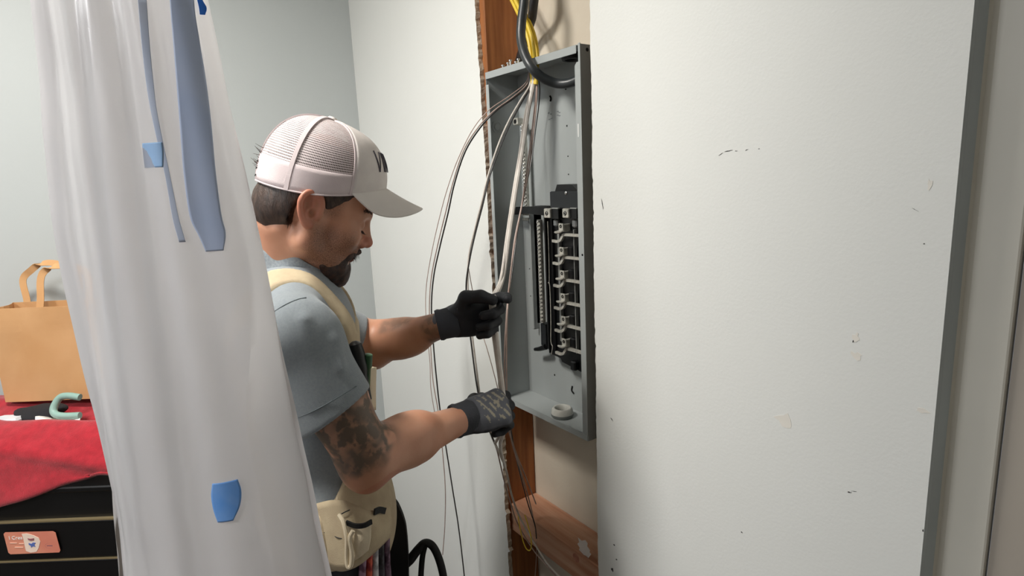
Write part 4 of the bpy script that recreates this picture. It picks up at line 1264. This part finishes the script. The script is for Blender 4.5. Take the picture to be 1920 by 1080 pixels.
wire('black_wire', [(1007, 134, .05), (1012, 165, .06), (1010, 200, .07), (1004, 245, .07), (999, 285, .06), (993, 320, .045), (984, 360, .03), (977, 395, .02), (968, 450, -.02), (958, 530, -.06)], .0013, M['w_black'],
     'thin black wire sagging across the upper back of the panel')
# left pair of big loops
wire('black_wire', [(994, 134, .04), (990, 160, .035), (965, 183, -.01), (930, 208, -.06), (900, 240, -.09), (872, 285, -.11), (852, 345, -.12), (840, 400, -.125), (825, 462, -.13), (813, 520, -.13), (809, 580, -.13), (813, 650, -.13), (819, 715, -.13), (826, 775, -.12), (838, 850, -.10), (849, 920, -.09), (860, 990, -.08), (871, 1085, -.07), (876, 1160, -.06)], .0020, M['w_black'],
     'long black wire looping out left of the panel past the elbow')
wire('white_wire', [(993, 134, .04), (988, 158, .035), (962, 182, -.012), (926, 208, -.062), (897, 238, -.092), (869, 283, -.112), (849, 343, -.122), (835, 400, -.127), (820, 462, -.132), (808, 525, -.132), (805, 590, -.13), (808, 660, -.13), (812, 715, -.13), (822, 775, -.12), (830, 850, -.11), (835, 920, -.1), (834, 985, -.09), (830, 1040, -.08)], .0015, M['w_taupe'],
     'pale wire of the large left loop running beside the black wire')
wire('taupe_wire', [(992, 134, .04), (985, 156, .035), (955, 180, -.015), (915, 208, -.066), (885, 245, -.095), (858, 300, -.117), (840, 350, -.125), (826, 400, -.13), (810, 470, -.135), (799, 540, -.135), (799, 600, -.135), (806, 680, -.13), (808, 730, -.13), (816, 780, -.12)], .0011, M['w_taupe'],
     'outermost thin wire of the large left loop')
# middle pair
wire('white_wire', [(996, 134, .04), (993, 160, .035), (975, 190, .0), (955, 225, -.03), (935, 270, -.06), (915, 330, -.09), (903, 380, -.11), (890, 430, -.13), (879, 480, -.15), (877, 530, -.16), (881, 590, -.17), (888, 650, -.18), (895, 705, -.19), (900, 745, -.2)], .0023, M['w_white'],
     'white wire curving left from the panel down to the lower glove')
wire('black_wire', [(997, 134, .04), (995, 162, .035), (978, 192, .0), (958, 230, -.03), (938, 276, -.06), (917, 335, -.09), (905, 385, -.11), (892, 435, -.13), (881, 485, -.15), (874, 535, -.165), (878, 595, -.175), (885, 655, -.185), (892, 710, -.195), (898, 745, -.205)], .0018, M['w_black'],
     'black wire curving left from the panel down to the lower glove')
wire('taupe_wire', [(878, 500, -.152), (886, 545, -.15), (900, 610, -.15), (915, 660, -.155), (926, 700, -.16), (935, 735, -.17)], .0010, M['w_taupe'], 'short thin wire slanting between the two gloves')
# below the gloves
wire('white_wire', [(916, 800, -.20), (925, 825, -.18), (940, 858, -.13), (950, 885, -.09), (960, 930, -.05), (975, 970, -.02), (1000, 1015, .0), (1025, 1055, .0), (1052, 1085, .0), (1085, 1130, .0)], .0026, M['w_white'],
     'white wire running down from the lower glove past the wooden block')
wire('white_wire', [(918, 805, -.2), (932, 845, -.15), (945, 900, -.09), (958, 945, -.05), (972, 985, -.02), (1003, 1035, .003), (1040, 1078, .004), (1075, 1125, .004)], .0018, M['w_taupe'],
     'thin white wire left of the one passing the wooden block')
wire('black_wire', [(914, 800, -.2), (922, 818, -.19), (932, 838, -.16), (938, 852, -.13)], .0016, M['w_black'], 'short black wire end just below the lower glove')
wire('black_wire', [(957, 800, -.1), (966, 850, -.06), (978, 900, -.02), (990, 945, .005), (1000, 975, .010), (1004, 990, .012), (1006, 1010, .012)], .0016, M['w_black'], 'black wire crossing the stud to the wooden block')
wire('yellow_wire', [(970, 955, -.02), (974, 985, -.022), (981, 1015, -.022), (988, 1030, -.02), (995, 1030, -.018), (996, 1010, -.015), (990, 985, -.012), (984, 965, -.01)], .0016, M['w_yellow'], 'small yellow wire loop hanging in front of the stud')
wire('taupe_wire', [(1005, 1015, .01), (1006, 1040, .01), (1003, 1085, .01)], .0012, M['w_taupe'], 'short wire hanging below the wooden block')
# yellow cables entering from above
YG = 'yellow cables above the panel'
for i, (dx, dY, c_) in enumerate(((0, 0, 'leftmost'), (7, -.010, 'middle'), (13, .006, 'rightmost'))):
    wire('yellow_cable', up_end(942 + dx, -50, .05 + dY, -.03) + [(942 + dx, -50, .045 + dY), (956 + dx, -8, .045 + dY), (970 + dx, 22, .045 + dY), (984 + dx, 52, .042 + dY), (992 + dx, 80, .040 + dY), (996 + dx * .9, 110, .040 + dY), (997 + dx * .7, 140, .038), (999 + dx * .5, 158, .036)], .0045, M['w_yellow'], '%s of the three yellow cables entering the panel top' % c_, YG, 'cable')
wire('power_cable', up_end(975, -60, .03, .01) + [(975, -60, .0), (983, -10, -.002), (978, 40, -.008), (977, 72, -.014), (984, 102, -.020), (998, 128, -.018), (1018, 146, .004), (1042, 156, .030), (1066, 156, .045), (1088, 147, .055), (1100, 138, .06)], .0108, M['w_dark'], 'thick dark grey power cable curving into the panel top', cat='cable', n=14)
wire('power_cable', up_end(1005, -70, .05, .02) + [(1005, -70, .05), (1003, -20, .048), (1000, 10, .050), (997, 34, .060), (988, 62, .075), (975, 110, .085), (968, 130, .09)], .0110, M['w_black'], 'thick black cable behind the yellow cables', cat='cable', n=14)

# ------------------------------------------------------------------ translucent plastic sheet
def film():
    m = bpy.data.materials.new('milky_plastic'); m.use_nodes = True; nt = m.node_tree; L = nt.links.new
    out = nt.nodes['Material Output']; nt.nodes.remove(nt.nodes['Principled BSDF'])
    df = nt.nodes.new('ShaderNodeBsdfDiffuse'); df.inputs[0].default_value = lin((250, 248, 249))
    tl = nt.nodes.new('ShaderNodeBsdfTranslucent'); tl.inputs[0].default_value = lin((253, 251, 252))
    tr = nt.nodes.new('ShaderNodeBsdfTransparent'); gl_ = nt.nodes.new('ShaderNodeBsdfGlossy'); gl_.inputs['Roughness'].default_value = .28
    a = nt.nodes.new('ShaderNodeMixShader'); a.inputs[0].default_value = .5; L(df.outputs[0], a.inputs[1]); L(tl.outputs[0], a.inputs[2])
    b = nt.nodes.new('ShaderNodeMixShader'); b.inputs[0].default_value = .14; L(a.outputs[0], b.inputs[1]); L(tr.outputs[0], b.inputs[2])
    c = nt.nodes.new('ShaderNodeMixShader'); fr = nt.nodes.new('ShaderNodeFresnel'); fr.inputs[0].default_value = 1.42
    L(fr.outputs[0], c.inputs[0]); L(b.outputs[0], c.inputs[1]); L(gl_.outputs[0], c.inputs[2]); L(c.outputs[0], out.inputs[0])
    tc = nt.nodes.new('ShaderNodeTexCoord'); mp = nt.nodes.new('ShaderNodeMapping'); mp.inputs['Scale'].default_value = (1, 1, .25); L(tc.outputs['Object'], mp.inputs[0])
    n = nt.nodes.new('ShaderNodeTexNoise'); n.inputs['Scale'].default_value = 26; n.inputs['Detail'].default_value = 3; L(mp.outputs[0], n.inputs['Vector'])
    bp = nt.nodes.new('ShaderNodeBump'); bp.inputs['Strength'].default_value = .22; bp.inputs['Distance'].default_value = .004; L(n.outputs[0], bp.inputs['Height'])
    for q in (df, gl_): L(bp.outputs[0], q.inputs['Normal'])
    return m
M['film'] = film()
L0, L1 = at(60, 0, .66), at(160, 1080, .76)
R0, R1 = at(364, 0, .66), at(604, 1080, .76)
gdep = horiz((0, 0, 1))
def lerpZ(A, B_, Z): t_ = (Z - A[2]) / (B_[2] - A[2]); return A + (B_ - A) * t_
def film_pt(a, dep, Z, s=0.0):
    p = lerpZ(L0, L1, Z) * (1 - a) + lerpZ(R0, R1, Z) * a
    wdt = np.linalg.norm(lerpZ(R0, R1, Z) - lerpZ(L0, L1, Z))
    q = p + gdep * dep
    q[2] = Z
    return q
ZT0 = 2.60; Zy0 = (L0[2] + R0[2]) / 2; Zy1 = (L1[2] + R1[2]) / 2
def bulge_dep(a, t_):
    return (.004 * math.sin(a * 13 + .5 * t_) + .0022 * math.sin(a * 29 + 1.1 * t_ + 2) + .003 * math.exp(-((a - .17 - .02 * t_) / .022) ** 2) + .0024 * math.exp(-((a - .30) / .03) ** 2))
def path(Z):
    """cross-section of the gathered sheet: back layer left to right, fold, front layer right to left"""
    t_ = np.clip((Zy0 - Z) / (Zy0 - Zy1), -.3, 2.0); tb = np.clip(t_, 0, 1.6)
    aR = 1 - .165 * smooth(tb, .42, .75) ** 1 - .0 * tb; aL = .03 + .15 * smooth(tb, .30, .9)
    pts = []
    for s in np.linspace(0, 1, 46):
        pts.append((s, .052 - .012 * s + .006 * math.sin(s * 23 + 1) + .005 * math.sin(s * 9 + 2 * t_)))
    for s in np.linspace(0, 1, 8)[1:-1]:
        pts.append((1 + (aR - 1) * s + .012 * math.sin(math.pi * s), .040 - .052 * s))
    for s in np.linspace(0, 1, 70):
        a = aR + (aL - aR) * s
        bulge = -.030 * math.sin(math.pi * s) - .012
        pts.append((a, bulge + bulge_dep(a, t_)))
    for s in np.linspace(0, 1, 6)[1:]:
        pts.append((aL - .01 * math.sin(s * 3) , -.012 + .03 * s))
    return pts
rows = np.concatenate([np.linspace(ZT0, Zy0 + .05, 12), np.linspace(Zy0, Zy1 - .05, 90), np.linspace(Zy1 - .08, .02, 18)])
G = []
for Z in rows:
    r_ = []
    for i, (a, dp) in enumerate(path(Z)):
        q = film_pt(a, dp, Z)
        q = q + gdep * .0022 * wnoise(q * np.array([1, 1, .45]), 9, 14)
        r_.append(q)
    G.append(r_)
sheet = MB().grid(G).build('plastic_sheet', M['film'], None, smooth=True)
tag(sheet, 'milky translucent plastic dust sheet hanging gathered in the left foreground', 'plastic sheet')
M['tape'] = mat('blue_tape', (60, 136, 240), .6, c2=(50, 124, 232), vscale=60, bump=.3, bscale=200)
M['tape_veiled'] = mat('veil_painted_tape', (202, 214, 240), .5, c2=(188, 204, 236), vscale=12, contrast=(.3, .7))  # film's milky veil painted into the tape colour; strips lie on the sheet
M['tape_veiled2'] = mat('veil_painted_tape_light', (208, 216, 234), .5, c2=(196, 208, 232), vscale=12)
def tape(pts_px, off, name='tape', n=14, m=None):
    """strip following the front layer of the sheet, off metres behind (+) or on (-) it; rows of (xl, xr, y)"""
    G = []
    for xl_, xr_, y in pts_px:
        Z = at(400, y, .66 + .10 * y / 1080)[2]; t_ = np.clip((Zy0 - Z) / (Zy0 - Zy1), -.3, 2.0); tb = np.clip(t_, 0, 1.6)
        aR = 1 - .165 * smooth(tb, .42, .75); aL = .03 + .15 * smooth(tb, .30, .9)
        tl = y / 1080; xa, xb = 60 + 100 * tl, 364 + 240 * tl; row = []
        for k in range(n + 1):
            a = ((xl_ + (xr_ - xl_) * k / n) - xa) / (xb - xa); s_ = (a - aR) / (aL - aR)
            d_ = -.030 * math.sin(math.pi * min(max(s_, 0), 1)) - .012 + bulge_dep(a, t_)
            row.append(film_pt(a, d_ + off, Z))
        G.append(row)
    o = MB().grid(G).build(name, m or M['tape'], sheet, smooth=True); solidify(o, .0003, 0); return o
def seq(rows_, k=8):
    R2 = catmull([(a, b_, c_) for a, b_, c_ in rows_], k); return [tuple(r) for r in R2]
tape(seq([(330, 366, -120), (340, 372, 0), (348, 384, 80), (356, 398, 160), (364, 410, 240), (372, 420, 320), (384, 432, 400), (398, 440, 436), (410, 438, 466)]), -.0014, m=M['tape_veiled'])
tape(seq([(296, 308, 10), (304, 316, 90), (312, 324, 160), (322, 332, 220), (346, 354, 330), (358, 368, 400), (370, 380, 446)]), -.0012, m=M['tape_veiled2'])
tape(seq([(302, 340, 268), (303, 342, 285), (306, 342, 312)]), -.0016, m=mat('veil_painted_tape_mid', (160, 198, 240), .5))
tape(seq([(424, 464, 880), (422, 470, 902), (426, 469, 927), (434, 460, 950)]), -.002, m=mat('veil_painted_tape_blue', (126, 176, 242), .5, c2=(108, 166, 240), vscale=40))  # uncovered tape pieces, see-through-film haze mixed into their blue
o = tape(seq([(362, 372, -30), (368, 376, -5), (372, 384, 12), (374, 382, 26)]), .01)

# ------------------------------------------------------------------ things behind the sheet on the left
tr_, tf_ = horiz((1, 0, 0)), horiz((0, 0, 1))
M['kraft'] = mat('kraft_paper', (206, 160, 112), .8, c2=(198, 150, 100), vscale=8, bump=.5, bscale=14)
M['kraft_in'] = mat('kraft_inside', (170, 128, 88), .85)
M['red'] = mat('red_fleece', (168, 24, 40), .95, c2=(150, 16, 32), vscale=60, bump=.5, bscale=400, sheen=.3)
M['blackgloss'] = mat('black_lacquer', (12, 12, 13), .38, spec=.35)
M['gold'] = mat('gold_edge', (176, 158, 120), .35, .7)
M['teal'] = mat('teal_plastic', (132, 164, 154), .45)
M['paper'] = mat('white_paper', (236, 236, 232), .7)
M['blackcloth'] = mat('black_cloth', (24, 24, 28), .9, bump=.5, bscale=300)
front = at(75, 1000, 1.36)
def T3(a, dpt, Z): q = front + tr_ * a + tf_ * dpt; return np.array([q[0], q[1], Z])
ztop = at(75, 912, 1.37)[2]; zl1 = at(75, 973, 1.36)[2]; zl2 = at(75, 1055, 1.36)[2]; dz_ = zl1 - zl2
trunk = empty('storage_cabinet', T3(0, .14, 0), 'black cabinet with thin gold drawer lines under the red blanket', 'cabinet')
AX = (tr_, tf_, UP)
o0 = T3(0, 0, 0)
MB().box((-.26, .004, .012), (.20, .30, ztop), AX, o0, bev=.004).build('cabinet_body', M['blackgloss'], trunk)
for k in range(4):
    for a in (0,): pass
MB().box((-.262, 0, ztop - .004), (.202, .302, ztop + .010), AX, o0, bev=.003).build('cabinet_top', M['blackgloss'], trunk)
z = zl1; k = 0
while z - dz_ > .02 and k < 9:
    dr = MB().box((-.256, -.004, z - dz_ + .003), (.196, .006, z - .003), AX, o0, bev=.002).build('drawer', M['blackgloss'], trunk)
    MB().box((-.256, -.0055, z - .0022), (.196, .004, z + .0012), AX, o0).build('drawer_edge', M['gold'], dr)
    z -= dz_; k += 1
for sx in (-.23, .17):
    for sy in (.03, .27):
        MB().box((sx, sy, 0), (sx + .03, sy + .02, .013), AX, o0).build('foot', M['blackgloss'], trunk)
# sticker card on the front
cpts = [at(5, 1001, 1.352), at(105, 995, 1.352), at(114, 1036, 1.352), at(17, 1040, 1.352)]
c0 = cpts[0]
def onfront(x, y, off=-.006):
    d_ = MW @ np.array([(x - 960) / FPX, (y - 540) / FPX, 1.0]); t_ = ((front + tf_ * off - CAM) @ tf_) / (d_ @ tf_); return CAM + d_ * t_
def poly_front(name, pts, m, off, parent=None, th=.0006):
    P_ = [onfront(x, y, off) for x, y in pts]; o_ = P_[0]
    pl = [((p - o_) @ tr_, (p - o_) @ UP) for p in P_]
    return MB().prism(pl, o_, tr_, UP, -tf_, th).build(name, m, parent)
M['salmon'] = mat('salmon_print', (214, 124, 104), .5, c2=(226, 150, 122), vscale=8)
M['cream'] = mat('cream_sticker', (238, 214, 196), .5)
M['bluep'] = mat('blue_print', (88, 110, 176), .5); M['mauve'] = mat('mauve_print', (150, 96, 100), .5); M['lightp'] = mat('light_print', (240, 196, 172), .5)
card = poly_front('sticker_card', [(7, 1001), (10, 998), (100, 995.5), (105, 998), (114, 1031), (112, 1035), (20, 1039), (16, 1036)], M['salmon'], -.0075)
tag(card, 'salmon pink card with white lettering stuck on the black cabinet front', 'card')
pt = onfront(17, 1012, -.0085)
V_, F_ = text_mesh('txt', 'I Crea', .0125, pt, tr_, UP, -tf_, None, None, ext=.0002)
V_ = [v for v in V_]
mesh('lettering', V_, F_, M['paper'], card)
for y, x0, x1 in ((1017.5, 19, 32), (1018.5, 36, 45), (1025.5, 28, 44)):
    poly_front('print_line', [(x0, y), (x1, y), (x1, y + 1.3), (x0, y + 1.3)], M['lightp'], -.0083, card)
poly_front('print_mark', [(88, 1002), (97, 1002), (97, 1004), (88, 1004)], M['lightp'], -.0083, card)
ring_pts = [(93 + 8 * math.cos(t_), 1023 + 4.6 * math.sin(t_)) for t_ in np.arange(20) * 2 * math.pi / 20]
P_ = [onfront(x, y, -.0084) for x, y in ring_pts + ring_pts[:1]]
MB().tube(P_, .0006, 5, 1).build('print_ring', M['mauve'], card)
poly_front('print_mark', [(88, 1022), (99, 1022), (99, 1024), (88, 1024)], M['mauve'], -.0083, card)
stk = poly_front('sticker', [(41, 1001), (50, 1000), (62, 1003), (73, 1008), (76, 1015), (73, 1027), (69, 1034), (58, 1036), (49, 1033), (46, 1020), (44, 1010)], M['cream'], -.0084, card)
poly_front('print_mark', [(52, 1009), (57, 1010), (64, 1009), (64, 1013), (58, 1014), (53, 1012)], M['mauve'], -.0092, stk)
poly_front('print_star', [(54, 1018), (59, 1019.5), (62, 1017), (67, 1017.5), (64.5, 1021), (67, 1025), (62, 1024), (58.5, 1026.5), (58, 1023), (54, 1021)], M['bluep'], -.0092, stk)

# red blanket draped over the cabinet top
xs_ = np.linspace(-75, 215, 60)
G = []
for i, x in enumerate(xs_):
    q = (x + 110) / 325
    yl = 945 - 45 * np.clip(x / 145, -1, 1.3) if x > -200 else 945
    col_ = [(744 - x * .03, 1.62), (752, 1.58), (772, 1.54), (800, 1.49), (806, 1.46), (792 + 3 * math.sin(x * .05), 1.43), (797 - x * .05, 1.395), (825, 1.36), (862 + 4 * math.sin(x * .04), 1.342), (900 - x * .06, 1.338), (yl, 1.336), (yl + 2, 1.345)]
    C_ = catmull([at(x, y, z_) for y, z_ in col_], 6)
    G.append(C_)
G = np.array(G)
G += tf_ * (wnoise(G.reshape(-1, 3), 7, 33) * .005).reshape(G.shape[:2])[..., None] + UP * (wnoise(G.reshape(-1, 3), 5, 34) * .006).reshape(G.shape[:2])[..., None]
# two long folds across the front
for (xa, ya, xb, yb, amp) in ((0, 838, 145, 862, .010), (0, 800, 60, 815, .006)):
    pa, pb = at(xa, ya, 1.345), at(xb, yb, 1.34)
    dd = np.linalg.norm(np.cross(G - pa, unit(pb - pa)), axis=-1)
    G -= tf_ * (amp * np.exp(-(dd / .018) ** 2))[..., None] * 1.0
bl = MB().grid(G).build('red_blanket', M['red'], None, smooth=True); solidify(bl, .006, 0)
tag(bl, 'red fleece blanket draped over the black cabinet at the left edge', 'blanket')

# paper bag with two loop handles
zb_ = at(60, 752, 1.545)[2]
bo = at(10, 752, 1.545); bw = .27; bd = .085; bh = at(10, 576, 1.545)[2] - zb_ + .005
bag = empty('paper_bag', (bo[0], bo[1], zb_), 'brown paper shopping bag with flat loop handles standing behind the red blanket', 'bag')
def Bp(a, d_, h): q = bo + tr_ * a + tf_ * d_; return np.array([q[0], q[1], zb_ + h])
N_ = 14
G = []
loop = [(a, 0) for a in np.linspace(0, bw, N_)] + [(bw, d_) for d_ in np.linspace(0, bd, 6)[1:]] + [(a, bd) for a in np.linspace(bw, 0, N_)[1:]] + [(0, d_) for d_ in np.linspace(bd, 0, 6)[1:]]
for j in range(17):
    h = bh * j / 16; row = []
    for a, d_ in loop:
        p = Bp(a, d_, h); gus = .020 * math.sin(math.pi * d_ / bd) * (j / 16) if (a < 1e-6 or a > bw - 1e-6) else 0
        p = p + tr_ * gus * (1 if a < bw / 2 else -1) + tf_ * .0025 * wnoise(p, 6, 44)
        row.append(p)
    G.append(row)
o = MB().grid(G).build('bag_body', M['kraft'], bag); solidify(o, .0012, 1)
MB().box((0.002, .002, 0), (bw - .002, bd - .002, .002), AX, (bo[0], bo[1], zb_)).build('bag_bottom', M['kraft'], bag)
for dd_, xl_, xr_, tp, sk in ((0.004, 76, 168, 499, 0), (bd - .006, 50, 150, 494, -1)):
    z_ = 1.545 + dd_
    P_ = [at(xl_ + (-2 if sk == 0 else 4), 590, z_), at(xl_, 560, z_), at(xl_ - (0 if sk == 0 else 7), 525, z_), at(xl_ + 8, 508 if sk == 0 else 507, z_), at(xl_ + 28, tp, z_), at((xl_ + xr_) / 2 + 10, tp + 1, z_), at(xr_ - 6, 512, z_), at(xr_, 560, z_), at(xr_ + 2, 590, z_)]
    MB().band(P_, tr_ * .8 + tf_ * .2 + UP * .3, .017, .0018, 6).build('bag_handle', M['kraft'], bag, smooth=True)
# small things lying between bag and blanket
Fc_ = Field(at(78, 770, 1.47) - .12, at(78, 770, 1.47) + .12, .004)
Fc_.ell(at(92, 768, 1.50), (tr_, tf_, UP), (.045, .03, .014), .02); Fc_.ell(at(62, 778, 1.48), (unit(tr_ - UP * .3), tf_, unit(UP + tr_ * .3)), (.045, .03, .009), .02)
Fc_.shift(.002, 20, 3, 2)
P_, F_ = Fc_.mesh(); tag(mesh('black_cloth', relax(P_, F_, 1), F_, M['blackcloth'], None, smooth=True), 'crumpled black cloth lying on the red blanket beside the bag', 'cloth')
MB_ = MB().tube([at(150, 745, 1.47), at(128, 742, 1.47), at(112, 746, 1.47), at(101, 764, 1.465), at(103, 776, 1.46), at(120, 780, 1.455), at(150, 779, 1.455)], .0085, 12, 6)
tag(MB_.build('teal_handle', M['teal'], None, smooth=True), 'rounded teal plastic handle on the blanket at the edge of the sheet', 'handle')
G = [[at(x, y + 4 * math.sin(x * .07), z_) for x in np.linspace(66, 150, 12)] for y, z_ in ((782, 1.47), (789, 1.45), (797, 1.432))]
G = [[p - UP * .01 * (1 - k / 11) * 0 for k, p in enumerate(r)] for r in G]
o = MB().grid(G).build('paper_sheet', M['paper'], None, smooth=True); solidify(o, .001, 0); tag(o, 'white paper lying in a fold of the red blanket', 'paper')
c_ = at(15, 788, 1.45)
M['packet'] = mat('packet_film', (214, 218, 222), .3, c2=(196, 204, 212), vscale=20)
pk = MB().box((-.03, -.02, -.008), (.032, .02, .008), AX, c_, bev=.006).build('packet', M['packet'], None); tag(pk, 'small clear packet with a pale blue label at the far left', 'packet')
MB().box((-.018, -.0212, -.004), (.012, -.0202, .005), AX, c_, bev=.0004).build('packet_label', mat('pale_blue_label', (190, 214, 232), .5), pk)

# ------------------------------------------------------------------ things the man carries
mk = MB().lathe([(.004, 0), (.0105, .004), (.0125, .02), (.0120, .045), (.0085, .060), (.007, .10), (.005, .102)], at(664, 640, .945), unit(at(686, 735, .96) - at(664, 640, .945)), 18)
tag(mk.build('marker', M['blackp'], None, smooth=True), 'black handled screwdriver sticking out of the vest chest pocket', 'tool').name = 'screwdriver'
mk = MB().lathe([(.006, 0), (.0075, .001), (.0075, .022), (.006, .024), (.006, .06)], at(690, 664, .955), unit(at(687, 720, .965) - at(690, 664, .955)), 18)
tag(mk.build('marker', mat('green_cap', (44, 84, 52), .4), None, smooth=True), 'green capped marker in the vest chest pocket', 'marker')
tb = empty('tool_bag', at(752, 1200, 1.22), 'black tool bag strap hanging below the man\'s elbow with a curved carry handle', 'tool bag')
MB().band([Z_(714, 904, 1.13), Z_(719, 922, 1.14), Z_(733, 948, 1.16), Z_(743, 985, 1.17), Z_(747, 1040, 1.18), Z_(748, 1100, 1.19), Z_(750, 1160, 1.2)], tr_, [.006, .012, .030, .038, .040, .040, .04], .010, 8).build('strap', M['blackf'], tb, smooth=False)
MB().tube([Z_(755, 1062, 1.2), Z_(770, 1048, 1.2), Z_(784, 1030, 1.2), Z_(797, 1018, 1.2), Z_(811, 1024, 1.2), Z_(823, 1048, 1.2), Z_(832, 1085, 1.2), Z_(838, 1140, 1.2)], [.010, .010, .009, .008, .008, .008, .008, .008], 12, 6).build('handle', M['blackf'], tb, smooth=True)
MB().tube([Z_(797, 1022, 1.205), Z_(792, 1045, 1.205), Z_(789, 1085, 1.205), Z_(788, 1140, 1.205)], .006, 10, 6).build('handle', M['blackf'], tb, smooth=True)
MB().tube([Z_(714, 904, 1.13), Z_(722, 905, 1.13), Z_(730, 903, 1.13)], [.004, .0035, .002], 8, 4).build('buckle', M['blackf'], tb, smooth=True)
c_ = Z_(770, 1180, 1.22)
MB().box((-.07, -.05, -.20), (.09, .06, 0.03), AX, c_, bev=.02).build('bag_body', M['blackf'], tb)
cols = ((152, 120, 140, 'mauve grey'), (196, 78, 50, 'orange red'), (206, 204, 206, 'pale grey'), (60, 56, 66, 'charcoal'), (120, 92, 112, 'plum'))
for i, (r0, g0, b0, nm) in enumerate(cols):
    x = 680 + i * 11
    m_ = mat('tool_grip_' + nm.replace(' ', '_'), (r0, g0, b0), .5, c2=(max(r0 - 60, 20), max(g0 - 60, 20), max(b0 - 60, 20)), vscale=50, contrast=(.45, .55))
    o = MB().tube([Z_(x + 4, 1002 - i * 6, .975 + .012 * i), Z_(x + 1, 1040, .975 + .01 * i), Z_(x - 2 + i * 2, 1110, .98 + .01 * i)], [.004, .006, .006], 10, 5).build('tool_grip', m_, None, smooth=True)
    tag(o, '%s tool grip showing under the khaki pouch' % nm, 'tool')

# ------------------------------------------------------------------ ceiling lamps (out of view, above the camera)
M['lampbody'] = mat('lamp_body', (235, 235, 235), .5)
ml = bpy.data.materials.new('lamp_diffuser'); ml.use_nodes = True
ml.node_tree.nodes['Principled BSDF'].inputs['Emission Color'].default_value = (1, .97, .92, 1); ml.node_tree.nodes['Principled BSDF'].inputs['Emission Strength'].default_value = 4
for x, y, s_, lb in ((-1.17, -1.10, .17, 'round white ceiling lamp above the plastic sheet'), (-0.55, -2.50, .26, 'round white ceiling lamp nearer the rear window')):
    cl = empty('ceiling_lamp', (x, y, ZC), lb, 'lamp')
    MB().lathe([(s_, -.001), (s_, -.022), (s_ - .01, -.026), (s_ - .01, -.001)], (x, y, ZC), (0, 0, 1), 40, closed=True).build('rim', M['lampbody'], cl)
    MB().lathe([(s_ - .012, -.004), (s_ - .012, -.020)], (x, y, ZC), (0, 0, 1), 40).build('diffuser', ml, cl)
